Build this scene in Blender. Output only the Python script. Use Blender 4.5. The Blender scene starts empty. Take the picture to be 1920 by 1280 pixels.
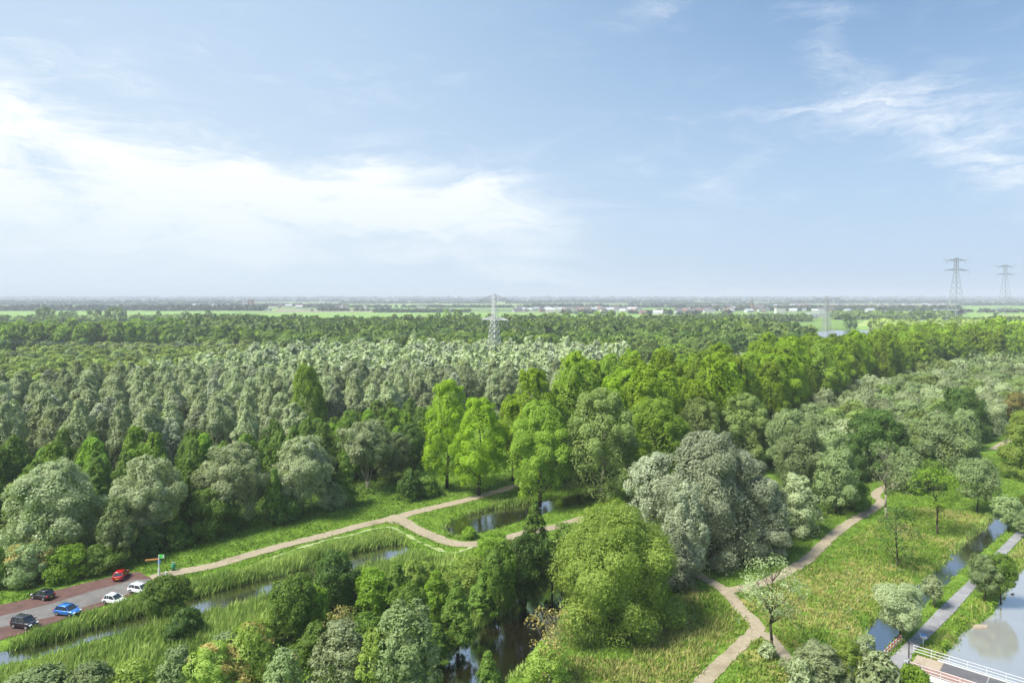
import bpy, bmesh, math, random
import numpy as np
from mathutils import Vector, Matrix

random.seed(7)
RNG = np.random.default_rng(11)
S = bpy.context.scene
COL = S.collection

# ------------------------------------------------------------------ camera
CAM_H = 45.0
F_PX = 1280.0
HOR = 556.0
cam_d = bpy.data.cameras.new("camera")
cam = bpy.data.objects.new("camera", cam_d)
COL.objects.link(cam)
cam.location = (0, 0, CAM_H)
cam.rotation_euler = (math.radians(90), 0, 0)
cam_d.sensor_width = 36.0
cam_d.lens = 24.0
cam_d.shift_y = -(640.0 - HOR) / 1920.0
cam_d.clip_start = 0.5
cam_d.clip_end = 90000.0
S.camera = cam

# ------------------------------------------------------------------ light
SUN_EL, SUN_AZ = 54.0, -112.0          # azimuth measured from the view direction, negative = left
sun_d = bpy.data.lights.new("sun", 'SUN')
sun_d.energy = 3.3
sun_d.angle = math.radians(18.0)
sun_d.color = (1.0, 0.955, 0.86)
sun = bpy.data.objects.new("sun", sun_d)
COL.objects.link(sun)
_a, _e = math.radians(SUN_AZ), math.radians(SUN_EL)
_sv = Vector((math.sin(_a) * math.cos(_e), math.cos(_a) * math.cos(_e), math.sin(_e)))
sun.rotation_euler = _sv.to_track_quat('Z', 'Y').to_euler()
sun.location = (0, 0, 200)


class NT:
    """tiny helper to write node maths as expressions"""
    def __init__(self, tree):
        self.t = tree
        self.n = tree.nodes
        self.l = tree.links

    def node(self, kind, **kw):
        nd = self.n.new(kind)
        for k, v in kw.items():
            setattr(nd, k, v)
        return nd

    def put(self, sock, v):
        if isinstance(v, bpy.types.NodeSocket):
            self.l.new(v, sock)
        elif v is not None:
            sock.default_value = v

    def m(self, op, a, b=None, c=None, clamp=False):
        nd = self.node('ShaderNodeMath', operation=op, use_clamp=clamp)
        self.put(nd.inputs[0], a)
        self.put(nd.inputs[1], b)
        self.put(nd.inputs[2], c)
        return nd.outputs[0]

    def mix(self, f, a, b, mode='MIX'):
        nd = self.node('ShaderNodeMix', data_type='RGBA', blend_type=mode)
        self.put(nd.inputs['Factor'], f)
        fa = [s for s in nd.inputs if s.type == 'RGBA']
        self.put(fa[0], a if isinstance(a, bpy.types.NodeSocket) else tuple(a) + (1,) if len(a) == 3 else a)
        self.put(fa[1], b if isinstance(b, bpy.types.NodeSocket) else tuple(b) + (1,) if len(b) == 3 else b)
        return [s for s in nd.outputs if s.type == 'RGBA'][0]

    def noise(self, vec, scale, detail=4, rough=0.55, dist=0.0, out=0):
        nd = self.node('ShaderNodeTexNoise')
        self.put(nd.inputs['Vector'], vec)
        nd.inputs['Scale'].default_value = scale
        nd.inputs['Detail'].default_value = detail
        nd.inputs['Roughness'].default_value = rough
        nd.inputs['Distortion'].default_value = dist
        return nd.outputs[out]

    def ramp(self, v, lo, hi, a=0.0, b=1.0):
        nd = self.node('ShaderNodeMapRange', interpolation_type='SMOOTHSTEP')
        self.put(nd.inputs[0], v)
        for i, x in zip((1, 2, 3, 4), (lo, hi, a, b)):
            nd.inputs[i].default_value = x
        return nd.outputs[0]


def pix_dir(px, py):
    x, z = (px - 960) / F_PX, (HOR - py) / F_PX
    return math.atan2(x, 1.0), math.atan2(z, math.hypot(1.0, x))


world = bpy.data.worlds.new("World")
S.world = world
world.use_nodes = True
W = NT(world.node_tree)
W.n.clear()
w_out = W.node('ShaderNodeOutputWorld')
bg = W.node('ShaderNodeBackground')
bg.inputs['Strength'].default_value = 0.108
sky = W.node('ShaderNodeTexSky', sky_type='NISHITA')
sky.sun_disc = False
sky.sun_elevation = _e
sky.sun_rotation = _a
sky.altitude = 40
sky.air_density = 1.0
sky.dust_density = 1.2
sky.ozone_density = 1.3
tc = W.node('ShaderNodeTexCoord').outputs['Generated']
sep = W.node('ShaderNodeSeparateXYZ')
W.l.new(tc, sep.inputs[0])
X_, Y_, Z_ = sep.outputs
az = W.m('ARCTAN2', X_, Y_)
el = W.m('ARCSINE', Z_)
cmb = W.node('ShaderNodeCombineXYZ')
W.put(cmb.inputs[0], X_); W.put(cmb.inputs[1], Y_)
W.put(cmb.inputs[2], W.m('MULTIPLY', Z_, 3.2))
base_vec = cmb.outputs[0]
warp = W.m('SUBTRACT', W.noise(base_vec, 2.6, 5, 0.6), 0.5)
warp2 = W.m('SUBTRACT', W.noise(base_vec, 5.5, 5, 0.62, 0.6), 0.5)
azw = W.m('ADD', az, W.m('MULTIPLY', warp, 0.22))
elw = W.m('ADD', el, W.m('MULTIPLY', warp2, 0.10))
blobs = [  # pixel-free description: direction, spread, slope, strength
    (60, 300, 330, 95, 0.10, 0.95), (270, 395, 380, 60, 0.05, 0.9), (640, 375, 330, 46, 0.02, 1.2),
    (660, 312, 60, 40, -0.5, 0.5), (870, 400, 190, 60, 0.25, 0.75), (760, 485, 330, 26, 0.06, 0.8),
    (40, 215, 220, 60, 0.1, 0.35), (90, 470, 120, 16, 0.0, 0.45), (420, 120, 260, 40, 0.0, 0.18),
    (1000, 520, 130, 12, 0.0, 0.45), (1310, 545, 160, 14, 0.0, 0.5),
    (1700, 255, 190, 34, 0.42, 0.50), (1850, 310, 160, 46, 0.25, 0.62), (1580, 80, 70, 60, 0.6, 0.45),
    (1450, 205, 160, 20, -0.08, 0.3), (1290, 5, 120, 14, 0.0, 0.55), (1700, 170, 90, 20, -0.2, 0.35),
    (1890, 200, 160, 40, 0.2, 0.3), (1250, 300, 300, 60, 0.0, 0.12)]
acc = None
for (px, py, sx, sy, sl, amp) in blobs:
    a0, e0 = pix_dir(px, py)
    da = W.m('SUBTRACT', azw, a0)
    de = W.m('ADD', W.m('SUBTRACT', elw, e0), W.m('MULTIPLY', da, sl))
    q = W.m('ADD', W.m('POWER', W.m('ABSOLUTE', W.m('DIVIDE', da, sx / F_PX)), 2.0),
            W.m('POWER', W.m('ABSOLUTE', W.m('DIVIDE', de, sy / F_PX)), 2.0))
    g = W.m('MULTIPLY', W.m('EXPONENT', W.m('MULTIPLY', q, -0.8)), amp)
    acc = g if acc is None else W.m('ADD', acc, g)
wisp = W.noise(base_vec, 4.2, 9, 0.62, 1.2)
cm2 = W.node('ShaderNodeCombineXYZ')
W.put(cm2.inputs[0], W.m('MULTIPLY', azw, 3.0)); W.put(cm2.inputs[1], W.m('MULTIPLY', elw, 14.0))
streak = W.noise(cm2.outputs[0], 1.6, 9, 0.68, 0.8)
mod = W.m('ADD', 0.75, W.m('MULTIPLY', acc, 0.9))
dens = W.m('ADD', acc, W.m('MULTIPLY', W.m('MULTIPLY', W.m('SUBTRACT', wisp, 0.5), 1.5), mod))
dens = W.m('ADD', dens, W.m('MULTIPLY', W.m('MULTIPLY', W.m('SUBTRACT', streak, 0.5), 2.1), mod))
behind = W.m('MULTIPLY', W.ramp(W.noise(base_vec, 1.7, 6, 0.6, 0.5), 0.47, 0.7), W.ramp(Y_, 0.3, -0.3))
dens = W.m('ADD', dens, behind)
cloud = W.m('MULTIPLY', W.ramp(dens, 0.02, 1.7), 0.95)
veil = W.m('MULTIPLY', W.m('EXPONENT', W.m('MULTIPLY', W.m('ABSOLUTE', el), -4.2)), 0.95)
veil = W.m('ADD', veil, W.m('MULTIPLY', W.ramp(az, 0.55, -0.7), 0.30))
skycol = W.mix(1.0, sky.outputs[0], (0.80, 0.86, 0.90), 'MULTIPLY')
skycol = W.mix(0.75, skycol, W.mix(W.m('MULTIPLY', W.ramp(az, -0.35, 0.6), W.ramp(el, 0.08, 0.42)), (1.40, 2.20, 3.30), (0.42, 1.10, 2.15)))
skycol = W.mix(W.m('MULTIPLY', veil, 1.0, clamp=True), skycol, W.mix(W.ramp(az, 0.6, -0.6), (2.25, 2.85, 3.55), (3.05, 3.55, 3.95)))
ccol = W.mix(W.ramp(el, 0.02, 0.22), (3.35, 3.75, 4.05), (4.35, 4.5, 4.65))
final = W.mix(cloud, skycol, ccol)
W.l.new(final, bg.inputs['Color'])
W.l.new(bg.outputs[0], w_out.inputs['Surface'])

S.view_settings.view_transform = 'Standard'
S.view_settings.look = 'None'
S.view_settings.gamma = 1.0
S.view_settings.exposure = 1.2
S.view_settings.use_curve_mapping = False
cy = S.cycles
cy.max_bounces = 5
cy.diffuse_bounces = 4
cy.glossy_bounces = 3
cy.transmission_bounces = 3
cy.volume_bounces = 0
cy.transparent_max_bounces = 4
cy.caustics_reflective = False
cy.caustics_refractive = False
cy.use_adaptive_sampling = True
cy.adaptive_threshold = 0.02


# ------------------------------------------------------------------ helpers
def G(px, py, z=0.0):
    """point of the place at height z that the surveyed photo point shows"""
    y = F_PX * (CAM_H - z) / (py - HOR)
    return (px - 960) * y / F_PX, y


def GP(pts, z=0.0):
    return np.array([G(a, b, z) for a, b in pts])


def top_h(base, top):
    return CAM_H * (1 - (top - HOR) / (base - HOR))


def tag(o, label=None, cat=None, group=None, kind=None):
    for k, v in (('label', label), ('category', cat), ('group', group), ('kind', kind)):
        if v:
            o[k] = v
    return o


def empty(name, loc=(0, 0, 0), rz=0.0):
    o = bpy.data.objects.new(name, None)
    o.empty_display_size = 0.5
    o.location = loc
    o.rotation_euler = (0, 0, rz)
    COL.objects.link(o)
    return o


def link(name, me, parent=None, loc=None):
    o = bpy.data.objects.new(name, me)
    COL.objects.link(o)
    if parent is not None:
        o.parent = parent
    if loc is not None:
        o.location = loc
    return o


def mesh_np(name, verts, quads=None, tris=None, mats=(), tint=None, midx=None, smooth=False):
    """fast mesh from arrays; tint = one value per face"""
    verts = np.asarray(verts, dtype=np.float32).reshape(-1, 3)
    nq = 0 if quads is None else len(quads)
    nt = 0 if tris is None else len(tris)
    me = bpy.data.meshes.new(name)
    me.vertices.add(len(verts))
    me.vertices.foreach_set('co', verts.ravel())
    loops, starts = [], []
    if nq:
        loops.append(np.asarray(quads, dtype=np.int32).ravel())
    if nt:
        loops.append(np.asarray(tris, dtype=np.int32).ravel())
    lp = np.concatenate(loops)
    me.loops.add(len(lp))
    me.loops.foreach_set('vertex_index', lp)
    me.polygons.add(nq + nt)
    st = np.concatenate([np.arange(nq) * 4, nq * 4 + np.arange(nt) * 3]).astype(np.int32)
    me.polygons.foreach_set('loop_start', st)
    if midx is not None:
        me.polygons.foreach_set('material_index', np.asarray(midx, dtype=np.int32))
    if smooth:
        me.polygons.foreach_set('use_smooth', np.ones(nq + nt, dtype=bool))
    for m in mats:
        me.materials.append(m)
    me.update(calc_edges=True)
    if tint is not None:
        at = me.attributes.new('tint', 'FLOAT', 'FACE')
        at.data.foreach_set('value', np.asarray(tint, dtype=np.float32))
    return me


class MB:
    """collects boxes, bars and polygons into one mesh"""
    def __init__(self):
        self.v, self.f, self.m = [], [], []

    def poly(self, pts, m=0):
        i = len(self.v)
        self.v += [tuple(p) for p in pts]
        self.f.append(tuple(range(i, i + len(pts))))
        self.m.append(m)
        return self

    def box(self, x0, x1, y0, y1, z0, z1, m=0):
        i = len(self.v)
        self.v += [(x, y, z) for z in (z0, z1) for x, y in ((x0, y0), (x1, y0), (x1, y1), (x0, y1))]
        self.f += [tuple(i + k for k in q) for q in ((3, 2, 1, 0), (4, 5, 6, 7), (0, 1, 5, 4), (1, 2, 6, 5), (2, 3, 7, 6), (3, 0, 4, 7))]
        self.m += [m] * 6
        return self

    def bar(self, a, b, r=0.05, r2=None, n=4, m=0, cap=True):
        a, b = Vector(a), Vector(b)
        d = b - a
        if d.length < 1e-6:
            return self
        r2 = r if r2 is None else r2
        u = d.normalized()
        s = u.cross(Vector((0, 0, 1)))
        if s.length < 1e-3:
            s = Vector((1, 0, 0))
        s.normalize()
        t = u.cross(s)
        i = len(self.v)
        for p, rr in ((a, r), (b, r2)):
            for k in range(n):
                w = 2 * math.pi * (k + .5) / n
                self.v.append(tuple(p + (s * math.cos(w) + t * math.sin(w)) * rr))
        for k in range(n):
            j = (k + 1) % n
            self.f.append((i + k, i + j, i + n + j, i + n + k)); self.m.append(m)
        if cap:
            self.f.append(tuple(i + k for k in range(n))[::-1]); self.m.append(m)
            self.f.append(tuple(i + n + k for k in range(n))); self.m.append(m)
        return self

    def tube(self, pts, r0, r1=None, n=5, m=0):
        r1 = r0 if r1 is None else r1
        k = len(pts) - 1
        for i in range(k):
            self.bar(pts[i], pts[i + 1], r0 + (r1 - r0) * i / k, r0 + (r1 - r0) * (i + 1) / k, n, m)
        return self

    def prism(self, prof, y0, y1, inset=0.0, m=0):
        """profile in xz extruded along y"""
        i = len(self.v)
        n = len(prof)
        self.v += [(x, y0, z) for x, z in prof] + [(x, y1, z) for x, z in prof]
        self.f.append(tuple(range(i, i + n))); self.m.append(m)
        self.f.append(tuple(range(i + n, i + 2 * n))[::-1]); self.m.append(m)
        for k in range(n):
            j = (k + 1) % n
            self.f.append((i + j, i + k, i + n + k, i + n + j)); self.m.append(m)
        return self

    def mesh(self, name, mats, smooth=False):
        me = bpy.data.meshes.new(name)
        me.from_pydata(self.v, [], self.f)
        for mm in (mats if isinstance(mats, (list, tuple)) else [mats]):
            me.materials.append(mm)
        me.polygons.foreach_set('material_index', self.m)
        if smooth:
            me.polygons.foreach_set('use_smooth', [True] * len(self.f))
        me.update()
        return me

    def build(self, name, mats, parent=None, smooth=False):
        return link(name, self.mesh(name, mats, smooth), parent)


def copy_thing(o, loc, rz=0.0, scale=None, label=None):
    c = o.copy()
    COL.objects.link(c)
    c.location = loc
    c.rotation_euler = (0, 0, rz)
    if scale is not None:
        c.scale = scale
    if label:
        c['label'] = label
    for ch in o.children:
        d = ch.copy()
        COL.objects.link(d)
        d.parent = c
        for g in ch.children:
            e = g.copy()
            COL.objects.link(e)
            e.parent = d
    return c


def seg_dist(P, poly, closed=True):
    """distance of points P (n,2) to a polyline"""
    best = np.full(len(P), 1e9)
    n = len(poly)
    for i in range(n if closed else n - 1):
        a, b = poly[i], poly[(i + 1) % n]
        ab = b - a
        L2 = max(1e-9, float(ab @ ab))
        t = np.clip(((P - a) @ ab) / L2, 0, 1)
        d = np.hypot(*(P - a - t[:, None] * ab).T)
        best = np.minimum(best, d)
    return best


def inside(P, poly):
    c = np.zeros(len(P), dtype=bool)
    n = len(poly)
    x, y = P[:, 0], P[:, 1]
    for i in range(n):
        x1, y1 = poly[i]
        x2, y2 = poly[(i + 1) % n]
        if y1 == y2:
            continue
        hit = ((y1 > y) != (y2 > y)) & (x < (x2 - x1) * (y - y1) / (y2 - y1) + x1)
        c ^= hit
    return c


def vnoise(P, scale, seed=0, octaves=3):
    """value noise for placement and colour patches"""
    out = np.zeros(len(P)); amp = 1.0; tot = 0.0
    for o in range(octaves):
        q = P * (scale * 2 ** o) + seed * 17.3
        i = np.floor(q).astype(np.int64); f = q - i
        f = f * f * (3 - 2 * f)

        def h(ix, iy):
            v = np.sin(ix * 127.1 + iy * 311.7 + (seed + o) * 74.7) * 43758.5453
            return v - np.floor(v)
        a = h(i[:, 0], i[:, 1]); b = h(i[:, 0] + 1, i[:, 1])
        c = h(i[:, 0], i[:, 1] + 1); d = h(i[:, 0] + 1, i[:, 1] + 1)
        out += amp * ((a * (1 - f[:, 0]) + b * f[:, 0]) * (1 - f[:, 1]) + (c * (1 - f[:, 0]) + d * f[:, 0]) * f[:, 1])
        tot += amp; amp *= 0.5
    return out / tot


def smooth_line(pts, k=6):
    pts = [np.array(p, float) for p in pts]
    P = [pts[0]] + pts + [pts[-1]]
    out = []
    for i in range(1, len(P) - 2):
        for s in range(k):
            t = s / k
            a, b, c, d = P[i - 1], P[i], P[i + 1], P[i + 2]
            out.append(0.5 * ((2 * b) + (-a + c) * t + (2 * a - 5 * b + 4 * c - d) * t * t + (-a + 3 * b - 3 * c + d) * t ** 3))
    out.append(P[-2])
    return np.array(out)


# ------------------------------------------------------------------ materials
def new_mat(name):
    m = bpy.data.materials.new(name)
    m.use_nodes = True
    t = NT(m.node_tree)
    b = t.n['Principled BSDF']
    return m, t, b


def plain(name, col, rough=0.6, metal=0.0, spec=0.5, var=0.12, scale=3.0, coat=0.0):
    m, t, b = new_mat(name)
    co = t.node('ShaderNodeTexCoord').outputs['Object']
    n = t.noise(co, scale, 5, 0.6)
    k = t.m('ADD', 1 - var, t.m('MULTIPLY', n, 2 * var))
    c = t.node('ShaderNodeVectorMath', operation='SCALE')
    c.inputs[0].default_value = col
    t.l.new(k, c.inputs['Scale'])
    t.l.new(c.outputs[0], b.inputs['Base Color'])
    b.inputs['Roughness'].default_value = rough
    b.inputs['Metallic'].default_value = metal
    b.inputs['Specular IOR Level'].default_value = spec
    b.inputs['Coat Weight'].default_value = coat
    return m


def leaf_mat(name, ca, cb, trans=0.28, rough=0.55, spec=0.25, patch=0.35):
    m, t, b = new_mat(name)
    tint = t.node('ShaderNodeAttribute', attribute_name='tint').outputs['Fac']
    rnd = t.node('ShaderNodeObjectInfo').outputs['Random']
    co = t.node('ShaderNodeTexCoord').outputs['Object']
    n = t.noise(co, 0.35, 3, 0.6)
    f = t.m('ADD', t.m('MULTIPLY', tint, 0.72), t.m('MULTIPLY', t.m('SUBTRACT', rnd, 0.5), 0.34))
    f = t.m('ADD', f, t.m('MULTIPLY', t.m('SUBTRACT', n, 0.5), patch), clamp=True)
    col = t.mix(f, ca, cb)
    hs = t.node('ShaderNodeHueSaturation')
    t.put(hs.inputs['Hue'], t.m('ADD', 0.497, t.m('MULTIPLY', rnd, 0.014)))
    hs.inputs['Saturation'].default_value = 1.0
    t.put(hs.inputs['Value'], t.m('ADD', 0.86, t.m('MULTIPLY', rnd, 0.28)))
    t.l.new(col, hs.inputs['Color'])
    b.inputs['Roughness'].default_value = rough
    b.inputs['Specular IOR Level'].default_value = spec
    t.l.new(hs.outputs[0], b.inputs['Base Color'])
    tr = t.node('ShaderNodeBsdfTranslucent')
    tc_ = t.mix(1.0, hs.outputs[0], (1.15, 1.25, 0.55), 'MULTIPLY')
    t.l.new(tc_, tr.inputs['Color'])
    mx = t.node('ShaderNodeMixShader')
    mx.inputs[0].default_value = trans
    t.l.new(b.outputs[0], mx.inputs[1])
    t.l.new(tr.outputs[0], mx.inputs[2])
    t.l.new(mx.outputs[0], t.n['Material Output'].inputs['Surface'])
    return m


LM = {
    'silver': leaf_mat('leaf_silver_willow', (0.220, 0.275, 0.115), (0.545, 0.600, 0.360), 0.28),
    'grey': leaf_mat('leaf_white_poplar', (0.175, 0.215, 0.110), (0.530, 0.570, 0.400), 0.22),
    'yellowgreen': leaf_mat('leaf_yellow_willow', (0.200, 0.270, 0.050), (0.480, 0.560, 0.160), 0.30),
    'poplar': leaf_mat('leaf_bright_poplar', (0.195, 0.298, 0.014), (0.430, 0.565, 0.036), 0.42),
    'poplar_mid': leaf_mat('leaf_green_poplar', (0.165, 0.258, 0.022), (0.365, 0.490, 0.060), 0.38),
    'poplar_pale': leaf_mat('leaf_pale_poplar', (0.180, 0.250, 0.055), (0.410, 0.500, 0.170), 0.32),
    'alder': leaf_mat('leaf_alder', (0.105, 0.185, 0.022), (0.265, 0.385, 0.065), 0.36),
    'dark': leaf_mat('leaf_dark', (0.056, 0.115, 0.018), (0.160, 0.255, 0.046), 0.28),
    'lime': leaf_mat('leaf_lime_willow', (0.210, 0.300, 0.040), (0.480, 0.590, 0.140), 0.38),
    'olive': leaf_mat('leaf_olive_willow', (0.160, 0.225, 0.078), (0.385, 0.465, 0.205), 0.28),
    'rust': leaf_mat('leaf_autumn', (0.230, 0.230, 0.055), (0.600, 0.440, 0.170), 0.30),
    'fresh': leaf_mat('leaf_fresh', (0.150, 0.260, 0.020), (0.350, 0.520, 0.050), 0.38),
    'wood': leaf_mat('leaf_far_wood', (0.105, 0.170, 0.028), (0.280, 0.370, 0.080), 0.30),
    'distant': leaf_mat('leaf_distant', (0.035, 0.060, 0.022), (0.110, 0.150, 0.055), 0.10),
}
BARK = plain('bark', (0.075, 0.060, 0.045), 0.9, spec=0.1, var=0.35, scale=6)
BARK_PALE = plain('pale_bark', (0.26, 0.24, 0.18), 0.9, spec=0.1, var=0.3, scale=6)


def grass_mat(name, ca, cb, cdry, trans=0.25):
    m, t, b = new_mat(name)
    tint = t.node('ShaderNodeAttribute', attribute_name='tint').outputs['Fac']
    frac = t.m('FRACT', tint)
    dry = t.m('MULTIPLY', t.m('FLOOR', tint), 0.25, clamp=True)
    col = t.mix(frac, ca, cb)
    col = t.mix(dry, col, cdry)
    t.l.new(col, b.inputs['Base Color'])
    b.inputs['Roughness'].default_value = 0.6
    b.inputs['Specular IOR Level'].default_value = 0.2
    tr = t.node('ShaderNodeBsdfTranslucent')
    t.l.new(col, tr.inputs['Color'])
    mx = t.node('ShaderNodeMixShader')
    mx.inputs[0].default_value = trans
    t.l.new(b.outputs[0], mx.inputs[1]); t.l.new(tr.outputs[0], mx.inputs[2])
    t.l.new(mx.outputs[0], t.n['Material Output'].inputs['Surface'])
    return m


GRASS = grass_mat('grass_blade', (0.105, 0.190, 0.022), (0.280, 0.400, 0.060), (0.52, 0.43, 0.19))
REED = grass_mat('reed_blade', (0.140, 0.250, 0.040), (0.470, 0.600, 0.160), (0.40, 0.34, 0.16))

# ------------------------------------------------------------------ layout of the park
ZW = -0.45
ditch_left = GP([(-260, 1315), (-60, 1243), (0, 1222), (87, 1206), (175, 1178), (265, 1152), (350, 1124), (480, 1088), (508, 1083),
                 (588, 1060), (657, 1038), (712, 1026), (752, 1018), (768, 1026), (766, 1044), (722, 1054), (671, 1070),
                 (618, 1087), (529, 1113), (470, 1129), (350, 1157), (250, 1182), (175, 1202), (87, 1229), (0, 1248), (-60, 1270), (-260, 1345)], ZW)
pool = GP([(815, 1400), (812, 1290), (818, 1232), (852, 1204), (896, 1176), (960, 1146), (975, 1112), (1000, 1095), (1045, 1098), (1056, 1150),
           (1026, 1190), (1002, 1222), (985, 1245), (958, 1262), (940, 1290), (940, 1400)], ZW)
ditch_mid = GP([(832, 990), (845, 978), (880, 966), (930, 953), (985, 945), (1035, 936), (1090, 924), (1150, 912), (1165, 922), (1100, 944), (1040, 956),
                (990, 974), (930, 992), (880, 1004), (850, 1004)], ZW)
ditch_right = GP([(1990, 890), (1905, 935), (1870, 962), (1838, 990), (1800, 1022), (1768, 1056), (1738, 1086), (1700, 1114), (1668, 1140), (1632, 1172),
                  (1612, 1200), (1590, 1240), (1590, 1300), (1640, 1300), (1640, 1250), (1668, 1214), (1700, 1172), (1735, 1128), (1765, 1102), (1795, 1072),
                  (1832, 1040), (1868, 1008), (1900, 980), (1930, 955), (1990, 920)], ZW)
lake = GP([(2300, 960), (2000, 1010), (1930, 1056), (1905, 1082), (1882, 1112), (1868, 1150), (1836, 1172), (1806, 1188), (1790, 1212),
           (1768, 1236), (1740, 1258), (1735, 1300), (1735, 1420), (2500, 1420)], ZW)
WATERS = [('water', ditch_left), ('water', pool), ('water', ditch_mid), ('water', ditch_right), ('lake', lake)]

road_red = GP([(-220, 1218), (-60, 1154), (0, 1134), (62, 1120), (100, 1107), (162, 1092), (215, 1079), (250, 1072), (265, 1072), (272, 1078), (284, 1084), (318, 1077),
               (325, 1082), (290, 1094), (272, 1102), (225, 1125), (150, 1150), (75, 1177), (0, 1200), (-60, 1222), (-220, 1290)])
road_grey = GP([(-220, 1235), (0, 1155), (100, 1130), (175, 1107), (250, 1087), (282, 1085), (287, 1093), (250, 1110), (175, 1132), (100, 1155), (0, 1176), (-220, 1262)])
cycle = GP([(1590, 1310), (1655, 1246), (1708, 1196), (1759, 1142), (1819, 1086), (1866, 1036), (1906, 996), (1990, 925), (2010, 930), (1919, 1005),
            (1887, 1039), (1831, 1099), (1791, 1146), (1741, 1196), (1712, 1222), (1707, 1240), (1672, 1275), (1650, 1310)])
CPX = dict(
    left=[(284, 1084), (325, 1074), (400, 1060), (440, 1048), (529, 1023), (618, 1001), (677, 985), (737, 971), (781, 959), (841, 945), (920, 925), (965, 911), (1010, 900)],
    fork=[(722, 975), (752, 975), (781, 992), (817, 1007), (841, 1016), (870, 1020), (900, 1019), (925, 1015), (986, 999), (1046, 986), (1100, 970), (1145, 957), (1186, 944), (1240, 925)],
    main=[(1715, 905), (1680, 908), (1656, 915), (1645, 922), (1642, 930), (1652, 941), (1631, 958), (1587, 983), (1550, 1014), (1516, 1046), (1472, 1074), (1431, 1092), (1406, 1099), (1367, 1107)],
    south=[(1250, 1058), (1290, 1070), (1314, 1080), (1342, 1096), (1367, 1114), (1392, 1144), (1416, 1168), (1420, 1180), (1395, 1202), (1360, 1236), (1310, 1285), (1280, 1320)],
    branch=[(1424, 1182), (1445, 1196), (1465, 1218), (1478, 1238), (1492, 1258)],
    trail=[(500, 1048), (529, 1038), (588, 1019), (671, 999), (707, 990), (735, 989), (752, 996), (781, 1013), (817, 1028), (846, 1036), (868, 1033), (885, 1024)],
    far=[(1862, 842), (1892, 826), (1925, 812), (1960, 800)],
)
CW = dict(left=2.7, fork=2.7, main=2.0, south=1.9, branch=1.5, trail=0.8, far=2.2)
LINES = {k: smooth_line([G(*p) for p in v]) for k, v in CPX.items()}

# wood zones: polygons of trunk bases
Z_SILVER = GP([(-60, 918), (200, 914), (480, 892), (600, 856), (700, 828), (830, 822), (900, 790), (1000, 780), (1060, 775), (1180, 706), (1100, 692), (700, 692), (500, 702), (300, 745), (0, 790), (-60, 795)])
Z_YELLOW = GP([(-60, 795), (0, 790), (300, 745), (500, 702), (560, 690), (500, 672), (330, 668), (100, 672), (0, 690), (-60, 700)])
Z_ALDER = GP([(-60, 1000), (60, 985), (200, 962), (430, 938), (640, 912), (740, 878), (790, 862), (830, 850), (830, 826), (700, 832), (600, 860), (480, 898), (200, 920), (-60, 924)])
Z_WOOD = GP([(560, 690), (700, 690), (1100, 690), (1180, 702), (1300, 700), (1515, 664), (1522, 645), (1400, 626), (1300, 620), (1050, 618), (800, 620), (640, 622), (480, 618), (340, 618), (345, 664), (500, 670)])
Z_ROW = GP([(-60, 664), (340, 654), (340, 640), (-60, 646)])
Z_POPLAR = GP([(975, 915), (1190, 915), (1400, 862), (1560, 775), (1690, 724), (1771, 700), (1830, 688), (1960, 692), (1960, 660), (1810, 662), (1655, 668), (1640, 702), (1560, 722), (1400, 752), (1300, 785), (1180, 812), (1100, 838), (1030, 855)])
Z_SCRUB = GP([(1440, 868), (1560, 785), (1700, 732), (1840, 696), (1990, 700), (1990, 790), (1900, 800), (1840, 838), (1740, 862), (1640, 880), (1540, 905), (1470, 920)])
Z_LOW = GP([(1180, 706), (1175, 795), (1300, 770), (1400, 738), (1560, 712), (1640, 696), (1640, 668), (1500, 668), (1300, 700)])
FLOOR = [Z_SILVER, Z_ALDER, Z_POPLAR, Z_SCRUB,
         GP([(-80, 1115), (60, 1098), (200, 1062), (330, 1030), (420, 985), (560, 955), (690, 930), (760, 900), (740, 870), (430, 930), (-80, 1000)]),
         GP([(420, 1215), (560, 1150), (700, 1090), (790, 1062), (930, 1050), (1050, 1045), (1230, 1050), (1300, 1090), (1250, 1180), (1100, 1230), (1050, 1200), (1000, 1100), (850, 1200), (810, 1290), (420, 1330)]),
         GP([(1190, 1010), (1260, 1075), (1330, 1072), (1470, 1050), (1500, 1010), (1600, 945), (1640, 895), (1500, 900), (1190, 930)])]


def near_line(P, margin):
    """True where a point lies on or close to a path, road or water"""
    hit = np.zeros(len(P), dtype=bool)
    for k, ln in LINES.items():
        hit |= seg_dist(P, ln, False) < CW[k] / 2 + margin
    for pl in (road_red, cycle):
        hit |= inside(P, pl) | (seg_dist(P, pl) < margin)
    return hit


def water_sd(P):
    d = np.full(len(P), 1e9)
    for _, w in WATERS:
        s = seg_dist(P, w)
        s = np.where(inside(P, w), -s, s)
        d = np.minimum(d, s)
    return d


# ------------------------------------------------------------------ ground
GX0, GX1, GY0, GY1, GS = -122.0, 150.0, 60.0, 210.0, 0.75
nx, ny = int((GX1 - GX0) / GS) + 1, int((GY1 - GY0) / GS) + 1
gx = np.linspace(GX0, GX1, nx)
gy = np.linspace(GY0, GY1, ny)
XX, YY = np.meshgrid(gx, gy)
GPts = np.stack([XX.ravel(), YY.ravel()], 1)
wsd = water_sd(GPts)
t_ = np.clip((0.9 - wsd) / 1.7, 0, 1)
edge_fade = np.minimum.reduce([GPts[:, 0] - GX0, GX1 - GPts[:, 0], GPts[:, 1] - GY0, GY1 - GPts[:, 1]])
edge_fade = np.clip(edge_fade / 4, 0, 1)
gz = -1.25 * (t_ * t_ * (3 - 2 * t_)) - 0.10 * vnoise(GPts, 0.5, 3) * edge_fade * np.clip(wsd / 2, 0, 1)
gz = gz * np.where(edge_fade > 0, 1, 0)
floor = np.zeros(len(GPts))
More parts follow.
